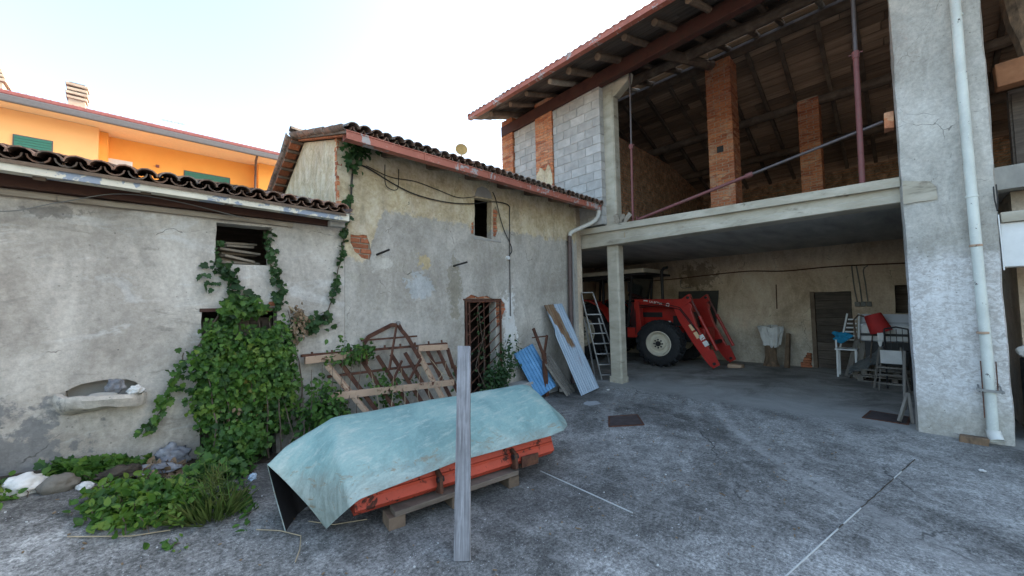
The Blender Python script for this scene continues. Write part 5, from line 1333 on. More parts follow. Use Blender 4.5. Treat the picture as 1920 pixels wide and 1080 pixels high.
# ------------------------------------------------------------------ garage clutter
def lump(name, c, r, mat, label, cat, seed=0, n=22, fold=.35, parent=None):
    """crumpled cloth or stone: a displaced sphere resting on its base"""
    bm = bmesh.new(); bmesh.ops.create_icosphere(bm, subdivisions=4, radius=1.0)
    for v in bm.verts:
        d = v.co.normalized(); k = 1+fold*mnoise.fractal(d*1.8+V(seed, 0, 0), .9, 2.0, 5)+fold*.25*abs(mnoise.noise(d*5+V(0, seed, 0)))
        v.co = V(d.x*r[0]*k, d.y*r[1]*k, max(d.z*r[2]*k, -r[2]*.8))
    zmin = min(v.co.z for v in bm.verts)
    for v in bm.verts: v.co += Vector(c)-V(0, 0, zmin)
    me = bpy.data.meshes.new(name); bm.to_mesh(me); bm.free(); setmat(me, mat)
    me.polygons.foreach_set('use_smooth', [True]*len(me.polygons))
    o = bpy.data.objects.new(name, me); link(o, parent)
    if parent is not None: o.location = -worigin(parent)
    return tag(o, label, cat) if parent is None else o
def drape(name, pts_fn, nu, nv, mat, label, cat):
    mb = MB()
    for lay in (0, 1):
        for i in range(nu+1):
            for j in range(nv+1):
                p = pts_fn(i/nu, j/nv); mb.v.append(tuple(p+V(-.004*lay, 0, -.004*lay)))
    r = nv+1; m = (nu+1)*r
    for i in range(nu):
        for j in range(nv):
            f = (i*r+j, (i+1)*r+j, (i+1)*r+j+1, i*r+j+1); mb.f += [f, tuple(m+q for q in f[::-1])]
    o = mb.build(name, mat, None, 'all', fixn=False); return tag(o, label, cat)
# stump with cloth, log post
st = thing('tree_stump', 'rough tree stump standing against the garage wall', 'stump', (11.66, 2.52, 0))
mb = MB()
for i in range(9):
    z = .98*i/8
    for k in range(14):
        t = 2*math.pi*k/14; r = (.155-.03*min(1, z/.3)+.03*fbm(math.cos(t)*2, math.sin(t)*2, z*3))*(1.15 if i == 0 else 1)
        mb.v.append((11.66+r*math.cos(t), 2.52+r*math.sin(t), z))
for i in range(8):
    for k in range(14): mb.f.append((i*14+k, i*14+(k+1) % 14, (i+1)*14+(k+1) % 14, (i+1)*14+k))
mb.f += [tuple(range(14))[::-1], tuple(112+k for k in range(14))]
mb.build('trunk', MT['bark'], st)
def clothfn(u, v):
    t = -.55*math.pi+u*1.5*math.pi+math.pi
    d = v
    r = .10+.16*min(1, d/.4); z = 1.0-.02*d-(max(0, d-.35)**1.1)*.62*(1+.5*math.sin(u*9+1)+.3*fbm(u*6, 2))
    r += .03*math.sin(u*24+3*d)*min(1, d*1.5)
    return V(11.62+r*math.cos(t), 2.50+r*1.15*math.sin(t), z+.02*fbm(u*5, v*5))
def clothfn(u, v):
    a = R3(60)+u*R3(285)
    if v < .3:
        k = v/.3; r = .19*k; z = 1.03-.02*k+.03*fbm(u*4, v*6)*k
    else:
        k = (v-.3)/.7; hang = .16+.34*sm(.5+.5*math.sin(u*4.4-.6))+.08*fbm(u*9, 1)
        r = .19+.03*math.sin(u*34+2*fbm(u*3, 2))*k+.012*math.sin(u*61)*k-.045*k; z = 1.01-hang*k-.03*math.sin(k*3)
    r *= 1+.45*fbm(math.cos(a)*1.3, math.sin(a)*1.3, 4+z*1.5); z += .05*fbm(math.cos(a)*2, math.sin(a)*2, 9)
    return V(11.62+r*math.cos(a), 2.49+r*1.2*math.sin(a)-.06*(1.0-z), z)
drape('draped_cloth', clothfn, 150, 30, MT['cloth_w'], 'crumpled off white cloth hung over the tree stump', 'cloth')
lg = MB().bar((11.50, 2.16, 0), (11.72, 2.13, .84), .10, .14, taper=.75)
tag(lg.build('split_post', MT['bark'], None, bevel=.012), 'dark split timber post leaning on the garage wall right of the stump', 'post')
tag(MB().box(10.72, 10.98, 2.95, 3.28, 0, .10, .02).build('timber_offcut', MT['rustpaint'], None, bevel=.02), 'reddish timber offcut on the floor before the loader tips', 'block')
bpile = thing('brick_pile', 'crumbling red brick corner at the foot of the garage door frame', 'bricks', (11.9, 1.8, 0))
bme = setmat(MB().box(-.05, .05, -.11, .11, 0, .055, .006).mesh('brick', .008), MT['brick'])
for i, (y, z, a) in enumerate(((1.83, 0, .1), (1.84, .06, -.08), (1.81, .12, .15), (1.80, .18, -.1), (1.78, .24, .1), (1.765, .30, 0))): inst('brick', bme, bpile, Matrix.Translation((11.93, y, z)) @ Matrix.Rotation(a, 4, 'Z') @ Matrix.Diagonal((1, 1-.12*i, 1, 1)))
# dark panel, conduits, boxes, hook, fan ring
pn = MB().prism([(3.92, .75), (4.98, .75), (4.90, 2.02), (3.76, 2.0)], lambda u, v, t: V(t-.06*(v-2.0)*1.0, u, v), 11.86, 11.885).build('dark_panel', MT['cement'], None)
pn.data.materials.clear(); pn.data.materials.append(flat('dark_board', (.055, .055, .05), .8, var=.2)); pn.name = 'leaning_board'; tag(pn, 'dark grey board leaning on the wall behind the tractor loader', 'panel')
cable([(11.96, 6.0, 2.40), (11.96, 5.0, 2.42), (11.96, 4.0, 2.47), (11.96, 3.0, 2.5), (11.96, 2.2, 2.44), (11.96, 1.2, 2.47), (11.96, .0, 2.44), (11.96, -.9, 2.42)], .016, 'dark conduit running along the garage back wall', 'rust')
cable([(11.96, .88, 2.46), (11.96, .86, 2.0), (11.96, .82, 1.60)], .012, 'left vertical conduit dropping to the socket boxes', 'cable_g')
cable([(11.96, .80, 2.46), (11.96, .76, 2.0), (11.96, .74, 1.60)], .012, 'middle vertical conduit dropping to the socket boxes', 'cable_g')
cable([(11.96, .60, 2.44), (11.96, .68, 2.34), (11.96, .66, 2.0), (11.96, .64, 1.62)], .012, 'right curved conduit dropping to the socket boxes', 'cable_g')
cable([(11.96, 4.85, 2.42), (11.96, 4.85, 2.14), (11.96, 4.55, 2.13)], .010, 'short bent conduit above the dark board', 'cable_g')
for y, lb in ((.82, 'left'), (.72, 'middle'), (.62, 'right')): tag(MB().box(11.93, 11.985, y-.045, y+.045, 1.50, 1.61).build('socket_box', MT['cable_g'], None, bevel=.008), lb+' of three grey socket boxes beside the garage door', 'electrical box', 'socket boxes by the garage door')
tag(MB().tube([(11.975, 2.40, 1.46), (11.975, 2.39, 2.10)], .012, 6).build('iron_bar', MT['rust'], None), 'thin rusty iron bar fixed upright above the stump', 'bar')
rg = MB().lathe([(.085, -.04), (.13, -.04), (.13, .03), (.085, .03), (.085, -.04)], (11.96, 3.22, 2.72), (1, 0, 0), 18).build('vent_ring', MT['interior'], None, True); tag(rg, 'round clay vent ring high on the garage wall', 'vent')
# old stove-like silver cabinet lying on pallets
cab_ = thing('silver_cabinet', 'dull silver metal cabinet lying behind the folding chair', 'cabinet', (10.95, .3, 0))
MB().prism([(10.75, .80), (11.35, .80), (11.35, 1.28), (10.95, 1.36), (10.75, 1.16)], lambda u, v, t: V(u, t, v), -.5, .72).build('body', MT['silver'], cab_, bevel=.03)
MB().prism([(10.735, 1.14), (10.93, 1.355), (10.95, 1.345), (10.755, 1.13)], lambda u, v, t: V(u, t, v), -.45, .68).build('lid_panel', MT['window_white'], cab_)
MB().box(10.72, 10.76, -.5, .72, .92, .97).build('trim', MT['darkmetal'], cab_)
MB().box(10.77, 11.3, -.45, .66, .32, .80).build('stand', MT['darkmetal'], cab_)
def pallet_flat(c, w_, d, z, lb):
    o = thing('pallet', lb, 'pallet', (c[0], c[1], z))
    for i in range(5): MB().box(c[0]-d/2+i*d/4-.045, c[0]-d/2+i*d/4+.045, c[1]-w_/2, c[1]+w_/2, z+.10, z+.122, .003).build('slat', MT['slatwood'], o)
    for y in (-w_/2+.05, 0, w_/2-.05): MB().box(c[0]-d/2, c[0]+d/2, c[1]+y-.045, c[1]+y+.045, z+.024, z+.098).build('bearer', MT['slatwood'], o)
    for x in (-d/2+.05, d/2-.05): MB().box(c[0]+x-.045, c[0]+x+.045, c[1]-w_/2, c[1]+w_/2, z, z+.022).build('runner', MT['slatwood'], o)
pallet_flat((10.95, .25), 1.1, .8, 0, 'wooden pallet lying on the floor below the silver cabinet')
pallet_flat((11.0, .22), 1.05, .75, .124, 'second wooden pallet on top of the floor pallet')
lp = thing('pallet', 'wooden pallet leaning on edge against the cabinet', 'pallet', (11.0, .85, 0))
for i in range(4):
    a = V(10.82, .98-.13*i, .02); b = V(11.12, .80-.13*i, .82); MB().bar(a, b, .08, .02, (1, 0, 0)).build('slat', MT['slatwood'], lp)
for t in (.1, .85): MB().bar(V(10.86+.3*t, 1.0-.18*t, .02+.8*t), V(10.86+.3*t, .52-.18*t, .02+.8*t), .07, .05).build('bearer', MT['slatwood'], lp)
drape('grey_tarpaulin', lambda u, v: V(10.62+.10*v+.04*fbm(u*4, v*3), .93-.55*u+.03*fbm(v*5, u*3), .12+.30*u+.30*v*(.4+.6*u)+.05*fbm(u*5, v*5, 2)), 24, 16, MT['cloth_d'], 'crumpled dark grey tarpaulin on the pallets', 'tarpaulin')
# lampshade on a thin stand
lm = thing('lamp', 'tilted red lampshade on a thin stand in the garage', 'lamp', (10.72, .5, 0))
ax_ = V(.05, -.32, -.95).normalized(); c0 = V(10.55, .51, 1.36)
MB().lathe([(.135, 0), (.175, .36), (.170, .36), (.13, .0)], c0, ax_, 24).build('shade', MT['red'], lm, True)
MB().lathe([(0, .03), (.13, .03)], c0, ax_, 24).build('shade_frame', MT['cable_g'], lm)
MB().tube([(10.72, .62, 0), (10.66, .57, .6), (10.60, .50, 1.2)], .012, 8).build('stand', MT['stem'], lm)
MB().lathe([(0, 0), (.10, 0), (.10, .02), (0, .03)], (10.72, .62, 0), (0, 0, 1), 16).build('base', MT['stem'], lm)
# white plastic chair with blue cloth
wc = thing('plastic_chair', 'white plastic chair with slatted back near the garage door', 'chair', (11.1, .9, 0))
MB().box(10.85, 11.25, .80, 1.16, .58, .61).build('seat', MT['white'], wc, bevel=.012)
for x, y in ((10.87, 1.13), (10.87, .83), (11.22, 1.13), (11.22, .83)): MB().bar((x, y, 0), (x+.01, y-.01, .58), .035, .03).build('leg', MT['white'], wc)
for i in range(6): MB().bar((11.22, .80, .78+.09*i), (11.22, 1.04-.02*i, .78+.09*i), .02, .03).build('back_slat', MT['white'], wc)
MB().bar((11.23, .79, .60), (11.26, .76, 1.36), .03, .03).build('back_post', MT['white'], wc); MB().bar((11.23, 1.10, .60), (11.26, .95, 1.36), .03, .03).build('back_post', MT['white'], wc)
MB().bar((10.86, 1.12, .80), (11.22, 1.12, .82), .05, .025).build('armrest', MT['white'], wc); MB().bar((10.87, 1.13, .58), (10.87, 1.13, .80), .03, .03).build('arm_post', MT['white'], wc)
drape('blue_cloth', lambda u, v: V(10.84+.12*u+.02*fbm(u*6, v*4), 1.16-.28*u+.03*math.sin(v*7), .98-.03*u-.24*v*(.5+.5*math.sin(3.1*u+.3))+.02*fbm(u*5, v*6, 3)), 20, 14, MT['cloth_b'], 'bright blue cloth lying over the plastic chair arm', 'cloth')
# folding chair in front
fc = thing('folding_chair', 'folding chair with pale seat panel and slatted frame', 'chair', (9.75, .3, 0))
for y0, y1 in ((.52, .40), (.44, .38), (.14, .10), (.05, .13)):
    MB().bar((9.90 if y0 in (.52, .05) else 9.66, y0, 0), (9.72 if y0 in (.52, .05) else 9.78, y1, .80), .02, .026).build('leg', MT['darkmetal'] if y0 == .14 else MT['slatwood'], fc)
for z in (.14, .30, .43): MB().bar((9.68, .45, z), (9.68, .11, z), .03, .025).build('rung', MT['slatwood'], fc)
MB().box(9.70, 9.725, .12, .40, .50, .74).build('seat_panel', MT['sack'], fc, bevel=.006)
bc = thing('folding_chair', 'dark metal chair frame standing behind the pale seat panel chair', 'chair', (10.1, .15, 0))
for y in (.34, .02): MB().tube([(10.0, y, 0), (10.1, y, .7), (10.15, y, 1.1)], .014, 8).build('leg', MT['darkmetal'], bc)
MB().tube([(10.15, .34, 1.1), (10.16, .18, 1.14), (10.15, .02, 1.1)], .014, 8).build('top_rail', MT['darkmetal'], bc)
for y in (.26, .18, .10): MB().bar((10.12, y, .72), (10.15, y, 1.1), .01, .03).build('back_bar', MT['darkmetal'], bc)
MB().box(9.85, 10.12, .0, .36, .68, .71).build('seat', MT['black'], bc, bevel=.01)
tag(MB().tube([(10.3, .75, .85), (10.28, .78, 1.25), (10.3, .70, 1.36), (10.3, .62, 1.33)], .016, 8).build('bent_tube', MT['stem'], None, True), 'bent brown tube standing beside the red lampshade', 'tube')
drape('white_rag', lambda u, v: V(10.15+.01*fbm(u*4, v*4), .44-.10*u+.04*u*v, 1.02-.28*v*(.6+.4*math.sin(u*3))), 10, 10, MT['cloth_w'], 'pale rag hanging below the red lampshade', 'cloth')
tl_ = thing('leaning_tool', 'wooden handled tool leaning on the inner edge of the white pillar', 'tool', (7.5, .05, 0))
MB().tube([(7.55, .10, .15), (7.62, .07, .95)], .018, 8).build('handle', MT['slatwood'], tl_, True)
MB().bar((7.38, .16, .02), (7.56, .06, .38), .03, .04).build('fork', MT['slatwood'], tl_); MB().bar((7.42, .035, .0), (7.56, .06, .38), .03, .05).build('fork', MT['slatwood'], tl_)
# right-hand bay contents
lump('striped_cushion', (7.55, -1.02, .95), (.12, .14, .09), MT['sack'], 'pale cushion at the right edge of the picture inside the bay', 'cushion', 4, fold=.2)
tag(MB().box(7.35, 7.8, -1.5, -.92, .0, .93).build('dark_cupboard', MT['darkmetal'], None, bevel=.02), 'dark cupboard in the bay right of the white pillar', 'cupboard')

# ------------------------------------------------------------------ yard floor items
for poly, lb in (([(4.62, 2.93), (5.0, 2.62), (5.38, 2.92), (5.02, 3.18)], 'rusty rectangular iron cover set in the yard before the post'), ([(7.32, .52), (7.32, .08), (7.78, .06), (7.86, .46)], 'dark iron cover in the garage floor beside the white pillar')):
    c = sum((V(*p, 0) for p in poly), V(0, 0, 0))/4
    th_ = thing('manhole_cover', lb, 'cover', c)
    MB().prism(poly, lambda u, v, t: V(u, v, t), -.02, .010).build('plate', MT['manhole'], th_)
    fr = MB()
    for i in range(4): fr.bar((*poly[i], .006), (*poly[(i+1) % 4], .006), .025, .014)
    fr.build('frame', MT['rust'], th_)
def strip(p, q, w_, lb, k0):
    p, q = V(*p, 0), V(*q, 0)
    tag(MB().bar(p+V(0, 0, .005+gh(p.x, p.y)), q+V(0, 0, .005+gh(q.x, q.y)), w_, .008).build('joint_filler', MT['seal'], None), lb, 'joint', 'white joint fillers in the yard')
strip((2.93, 2.68), (2.86, 1.62), .006, 'white joint filler strip running from the trough towards the front', 0)
for i, (a, b) in enumerate(((.0, .30), (.335, .455), (.74, .815))):
    s0, s1 = V(2.75, .62, 0), V(5.91, .01, 0); p = s0.lerp(s1, a); q = s0.lerp(s1, b)
    strip((p.x, p.y), (q.x, q.y), .006, ['nearest and longest', 'middle', 'farthest'][i]+' of three white joint filler strips on the right', i)
mbj = MB(); 
for a, b in ((.31, .333), (.46, .735), (.82, .97)):
    n_ = int((b-a)*60)+1
    for i in range(n_):
        t0 = a+(b-a)*i/n_; t1 = a+(b-a)*(i+1)/n_; p = V(2.75, .62, .0).lerp(V(5.91, .01, .0), t0); q = V(2.75, .62, .0).lerp(V(5.91, .01, .0), t1)
        mbj.bar(p+V(0, .006*fbm(t0*40, 1), .0045), q+V(0, .006*fbm(t1*40, 1), .0045), .004+.003*fbm(t0*30, 5), .006)
stuff(tag(mbj.build('open_joint', MT['dirt'], None), 'dark open expansion joint between the white filler strips', 'joint'))
def blobsheet(name, c, rx, ry, mat, lb, cat, seed):
    mb = MB(); n = 30; mb.v.append((c[0], c[1], gh(*c)+.012))
    for i in range(n):
        t = 2*math.pi*i/n; k = 1+.35*fbm(math.cos(t)*2, math.sin(t)*2, seed); x, y = c[0]+rx*k*math.cos(t), c[1]+ry*k*math.sin(t); mb.v.append((x, y, gh(x, y)+.006))
    mb.f = [(0, i+1, (i+1) % n+1) for i in range(n)]
    return tag(mb.build(name, mat, None, 'all', fixn=False), lb, cat)
blobsheet('cement_spill', (5.5, 3.82), .17, .12, MT['puddle'], 'pale dried cement spill on the yard before the corrugated sheet', 'spill', 3)
# basin, its contents
bs = thing('stone_basin', 'worn stone basin built into the left wall', 'basin', (-.27, 5.0, .85))
mb = MB(); n = 28
rings = [(.02, .80, .50), (.07, .80, .68), (.14, .825, .90), (.20, .88, 1.02), (.23, .95, 1.06), (.22, .985, 1.03), (.175, .985, .90), (.13, .93, .78), (.02, .88, .6)]
for (ry, z, kx) in rings:
    for i in range(n+1):
        t = math.pi*i/n; w_ = .275*kx
        mb.v.append((-.27+w_*math.cos(t)+.008*fbm(t*2, z*9), YW+.01-ry*math.sin(t)**.62+.006*fbm(t*3, z*7), z-.03*math.cos(t)+(.085*(.5+.5*math.cos(t)) if z < .88 else 0)+.022*fbm(t*1.5, z*4, 2)))
for r in range(len(rings)-1):
    for i in range(n): mb.f.append((r*(n+1)+i, r*(n+1)+i+1, (r+1)*(n+1)+i+1, (r+1)*(n+1)+i))
mb.build('bowl', MT['pl_left'], bs, True)
nb = MB(); pts = [(-.5, .93), (-.04, .93), (-.02, 1.06), (-.08, 1.14), (-.25, 1.165), (-.42, 1.14), (-.5, 1.04)]
nb.prism([(-.56, .82), (.02, .82), (.02, 1.22), (-.56, 1.22)], lambda u, v, t: V(u, t, v), YW+.165, YW+.18).build('niche_back', MT['cement'], bs)
lump('plastic_bag', (-.19, 5.03, .98), (.06, .05, .07), MT['bag'], 'shiny grey plastic bag standing in the stone basin', 'bag', 2)
lump('stone', (-.27, 5.02, .93), (.11, .06, .04), MT['basin'], 'flat pale stone lying inside the basin', 'stone', 5, fold=.15)
lump('plastic_bag', (-.055, 4.97, .955), (.055, .05, .045), MT['sack'], 'crumpled white plastic on the right rim of the basin', 'bag', 8)
# sack, stones, plastic, debris by the left wall
lump('white_sack', (-.66, 4.72, gh(-.66, 4.72)-.02), (.115, .09, .085), MT['sack'], 'crumpled white sack at the far left in the weeds', 'sack', 11, fold=.25)
lump('stone', (-.47, 4.66, gh(-.47, 4.66)-.02), (.11, .09, .075), MT['stone'], 'brown boulder right of the white sack', 'stone', 12, fold=.18)
lump('stone', (-.33, 4.62, gh(-.33, 4.62)-.02), (.05, .04, .04), MT['sack'], 'small pale stone beside the brown boulder', 'stone', 13, fold=.2)
lump('plastic_sheet', (.18, 4.98, gh(.18, 4.98)), (.13, .09, .11), MT['bag'], 'dark grey plastic sheeting bundled against the wall left of the creeper', 'plastic sheet', 15, fold=.5)
lump('plastic_sheet', (.06, 4.80, gh(.06, 4.8)), (.16, .09, .05), MT['bag'], 'flat crumpled grey plastic among the dry leaves', 'plastic sheet', 16, fold=.5)
lump('plastic_sheet', (-.15, 4.74, gh(-.15, 4.74)), (.13, .1, .06), MT['dirt'], 'dark mound of soil and rubbish in the middle of the weeds', 'debris', 17, fold=.4)
lump('bottle_scrap', (.76, 4.42, gh(.76, 4.42)), (.03, .035, .03), MT['bluebag'], 'small pale blue plastic scrap left of the green sheet', 'plastic', 18, fold=.6)
so = MB(); nx_ = 40
for j in range(13):
    for i in range(nx_+1):
        x = -1.6+i*(3.6/nx_); y = 5.12-.5*j/12; t = j/12
        so.v.append((x, y, gh(x, y)+(.07*(1-t)**1.3)*(.6+.7*fbm(x*2.1, y*3))+.012*fbm(x*9, y*9)-.03*t))
for j in range(12):
    for i in range(nx_): so.f.append((j*(nx_+1)+i, j*(nx_+1)+i+1, (j+1)*(nx_+1)+i+1, (j+1)*(nx_+1)+i))
soil = struct(so.build('soil_bank', MT['dirt'], None, 'all'))

# ------------------------------------------------------------------ foliage
rng = np.random.default_rng(11)
# leaf templates: (verts along x = width, y = length, z = cup), tris
def leaf_tpl(kind):
    if kind == 'lobed':
        o = [(0, 0), (.30, -.05), (.50, .22), (.34, .42), (.40, .66), (.16, .72), (0, 1.0), (-.16, .72), (-.40, .66), (-.34, .42), (-.50, .22), (-.30, -.05)]
    elif kind == 'oval':
        o = [(0, 0), (.22, .18), (.30, .45), (.20, .75), (0, 1.0), (-.20, .75), (-.30, .45), (-.22, .18)]
    else:
        o = [(0, 0), (.035, .3), (.03, .6), (0, 1.0), (-.03, .6), (-.035, .3)]
    v = [(0, .45, -.05)]+[(x, y, .22*abs(x)-.10*(y-.4)**2) for x, y in o]
    f = [(0, i+1, (i+1) % len(o)+1) for i in range(len(o))]
    return np.array(v), np.array(f)
TPL = {k: leaf_tpl(k) for k in ('lobed', 'oval', 'thin')}
class Leaves:
    def __init__(s): s.V = []; s.F = []; s.n = 0
    def put(s, kind, P, D, Nn, size):
        """P positions, D growth directions, Nn face normals (n,3), size (n,)"""
        tv, tf = TPL[kind]; D = D/np.linalg.norm(D, axis=1)[:, None]; Nn = Nn-D*(Nn*D).sum(1)[:, None]; Nn /= np.linalg.norm(Nn, axis=1)[:, None]+1e-9
        E = np.cross(D, Nn); v = P[:, None]+size[:, None, None]*(tv[None, :, 0:1]*E[:, None]+tv[None, :, 1:2]*D[:, None]+tv[None, :, 2:3]*Nn[:, None])
        k = len(tv); f = tf[None]+(np.arange(len(P))*k)[:, None, None]+s.n
        s.V.append(v.reshape(-1, 3)); s.F.append(f.reshape(-1, 3)); s.n += k*len(P)
    def build(s, name, mat, parent):
        Vv = np.concatenate(s.V); Ff = np.concatenate(s.F); me = bpy.data.meshes.new(name)
        me.vertices.add(len(Vv)); me.vertices.foreach_set('co', Vv.astype(np.float32).ravel())
        me.loops.add(Ff.size); me.loops.foreach_set('vertex_index', Ff.astype(np.int32).ravel())
        me.polygons.add(len(Ff)); me.polygons.foreach_set('loop_start', np.arange(0, Ff.size, 3, dtype=np.int32))
        me.update(calc_edges=True); me.materials.append(mat)
        o = bpy.data.objects.new(name, me); link(o, parent); o.location = -worigin(parent); return o
def mnv(q): return np.array([mnoise.noise(Vector((a*2, b*2, 3.3))) for a, b in q])
def rand_in(poly, n):
    a = np.array(poly); lo, hi = a.min(0), a.max(0); out = []
    while len(out) < n:
        p = lo+rng.random(2)*(hi-lo)
        if inside(p, poly): out.append(p)
    return np.array(out)
def curtain(L, poly, n, depth, size, kind='lobed', droop=.7, ybase=YW-.02, mound=.0):
    """leaves hanging in front of the wall inside a polygon of (x, z)"""
    q = rand_in(poly, n); a = np.array(poly); c = a.mean(0); ext = (a.max(0)-a.min(0))/2
    # clumps: pull points towards random clump centres so gaps stay open
    cc = rand_in(poly, max(6, n//26)); idx = rng.integers(0, len(cc), n); q = q*.45+cc[idx]*.55+rng.normal(0, .035, (n, 2))
    e = 1-np.clip(np.sqrt((((q-c)/ext)**2).sum(1)), 0, 1)
    dd = depth*(.25+.75*np.sqrt(np.clip(e+.15, 0, 1)))*(.35+.65*rng.random(n)**.5)*(.75+.5*np.sin(idx*2.3)**2)
    keep = ~((q[:, 0] > .70) & (q[:, 0] < 1.04) & (q[:, 1] > 1.50) & (q[:, 1] < 1.69) & (rng.random(n) < .85))
    keep &= ~((mnv(q*3.1) > .28) & (rng.random(n) < .7))
    q = q[keep]; dd = dd[keep]; n = len(q)
    P = np.stack([q[:, 0], ybase-dd, q[:, 1]], 1)
    Nn = rng.normal(0, .42, (n, 3))+np.array([0, -.8, .55]); D = rng.normal(0, .45, (n, 3))+np.array([0, -.15, -droop])
    L.put(kind, P, D, Nn, size*(.55+.75*rng.random(n)))
def along(L, pts, n, spread, size, kind='lobed', out=.04, droop=.6):
    p = np.array(pts, float); seg = np.linalg.norm(np.diff(p, axis=0), axis=1); cs = np.concatenate([[0], np.cumsum(seg)]); t = rng.random(n)*cs[-1]
    P = np.stack([np.interp(t, cs, p[:, k]) for k in range(3)], 1)+rng.normal(0, 1, (n, 3))*np.array([spread, .012, spread])
    P[:, 1] = np.minimum(P[:, 1], p[:, 1].max())-out*rng.random(n)
    Nn = rng.normal(0, .4, (n, 3))+np.array([0, -.9, .4]); D = rng.normal(0, .5, (n, 3))+np.array([0, -.1, -droop]); L.put(kind, P, D, Nn, size*(.6+.7*rng.random(n)))
def stems(parent, lines, r, name='stem', mat='stem'):
    mb = MB()
    for ln in lines:
        P = [Vector(p) for p in ln]; o = []
        for a, b in zip(P[:-1], P[1:]):
            for k in range(5): t = k/5; c = a.lerp(b, t); o.append(c+V(.015*fbm(c.x*6, c.z*6), .008*fbm(c.x*6, c.z*6, 3), .015*fbm(c.x*6, c.z*6, 7)))
        o.append(P[-1]); mb.tube(o, [r*(1-.6*i/len(o)) for i in range(len(o))], 5)
    return mb.build(name, MT[mat], parent, True)
# creeper over the left doorway
cr = thing('creeper', 'dense green creeper hanging over the outbuilding doorway', 'climbing plant', (.75, 5.0, .1))
bush = [(.33, 1.42), (.42, 1.62), (.52, 1.74), (.64, 1.80), (.74, 1.78), (.92, 1.70), (1.12, 1.74), (1.26, 1.62), (1.30, 1.3), (1.27, 1.1), (1.34, .65), (1.30, .25), (.9, .12), (.50, .14), (.40, .30), (.36, .62), (.28, .85), (.22, 1.12)]
L = Leaves()
hole = lambda q: q
curtain(L, bush, 4600, .22, .050); curtain(L, [(.33, 1.1), (.38, 1.5), (.55, 1.74), (.75, 1.6), (.74, .9), (.66, .3), (.44, .35)], 1500, .24, .050)
curtain(L, [(.40, .1), (1.0, .1), (1.05, .5), (.9, .8), (.5, .75)], 1600, .34, .050)
curtain(L, [(.85, .5), (1.25, .5), (1.25, 1.3), (1.1, 1.66), (.9, 1.45)], 1300, .28, .050)
curtain(L, [(.5, 1.55), (.95, 1.7), (1.0, 1.86), (.75, 1.95), (.55, 1.85)], 260, .20, .08)
L.build('foliage', MT['leaf'], cr)
L = Leaves(); curtain(L, bush, 1500, .28, .055); L.build('bright_foliage', MT['leaf_b'], cr)
L = Leaves(); curtain(L, [(.5, .3), (1.1, .3), (1.1, 1.4), (.5, 1.5)], 45, .30, .055); L.build('yellow_leaves', MT['leaf_y'], cr)
L = Leaves(); curtain(L, [(.52, .55), (.72, .5), (.74, .75), (.58, .8)], 40, .30, .05, 'oval'); L.build('dry_leaves', MT['dryleaf'], cr)
stems(cr, [[(.30, YW-.04, 1.2), (.45, YW-.12, 1.5), (.62, YW-.06, 1.78), (.66, YW-.04, 2.0)], [(1.3, YW-.05, .3), (1.36, YW-.06, .8), (1.28, YW-.06, 1.3), (1.2, YW-.05, 1.7)]]+[[(.5+.12*i, YW-.15-.05*(i % 3), .1), (.52+.11*i, YW-.28, .6), (.45+.12*i, YW-.22, 1.1), (.5+.1*i, YW-.1, 1.6)] for i in range(6)]+[[(1.0, 4.6, .05), (1.2, 4.8, .3), (1.1, 4.9, .8)], [(1.15, 4.5, .04), (1.3, 4.75, .35), (1.32, 4.95, .9)]], .009)
# ivy strands at the window
iv = thing('ivy', 'dark ivy climbing from the creeper into the small window', 'climbing plant', (.8, YW, 1.8))
L = Leaves()
along(L, [(.62, YW-.02, 1.80), (.70, YW-.02, 2.0), (.62, YW-.02, 2.17), (.52, YW-.02, 2.20)], 62, .035, .075, out=.06)
along(L, [(.54, YW-.02, 2.2), (.545, YW+.02, 2.35), (.55, YW+.05, 2.5)], 20, .012, .05, out=.04)
along(L, [(1.08, YW-.02, 1.74), (1.13, YW-.02, 1.95), (1.05, YW-.02, 2.2), (1.0, YW-.02, 2.4), (1.0, YW, 2.6)], 130, .028, .062, out=.06)
along(L, [(.40, YW-.02, 2.08), (.50, YW-.02, 2.02), (.45, YW-.02, 1.92)], 10, .05, .075)
along(L, [(.78, YW-.02, 1.98), (.86, YW-.02, 1.9)], 4, .02, .08)
L.build('foliage', MT['leaf_d'], iv)
stems(iv, [[(.64, YW-.02, 1.7), (.70, YW-.02, 2.0), (.60, YW-.02, 2.2)], [(1.08, YW-.02, 1.7), (1.13, YW-.02, 1.95), (1.0, YW-.02, 2.3), (.97, YW-.0, 2.62)]], .008)
# long vine up the house corner to the eave
vn = thing('vine', 'thin ivy vine running up the joint between the two houses to the eave', 'climbing plant', (1.8, YW, 1.5))
vp = [(1.28, YW-.03, 1.58), (1.45, YW-.04, 1.52), (1.62, YW-.03, 1.60), (1.70, YW-.02, 1.80), (1.80, YW-.02, 2.3), (1.88, YW-.04, 2.80), (1.92, YW-.03, 3.2), (1.96, YW-.03, 3.55), (1.90, YW-.05, 3.75), (2.1, YW-.1, 3.84)]
L = Leaves(); along(L, vp, 34, .018, .095); along(L, vp[3:], 26, .015, .085); along(L, vp[-3:], 80, .05, .07, out=.15); along(L, vp[:3], 60, .05, .08)
along(L, [(1.78, YW-.08, 3.82), (1.95, YW-.18, 3.80), (2.25, YW-.2, 3.84)], 60, .03, .06, out=.12)
L.build('foliage', MT['leaf_d'], vn); stems(vn, [vp], .009)
L = Leaves(); curtain(L, [(1.18, 1.2), (1.45, 1.45), (1.40, 1.72), (1.28, 1.75), (1.18, 1.5)], 130, .12, .06, 'oval'); L.build('dry_leaves', MT['dryleaf'], vn)
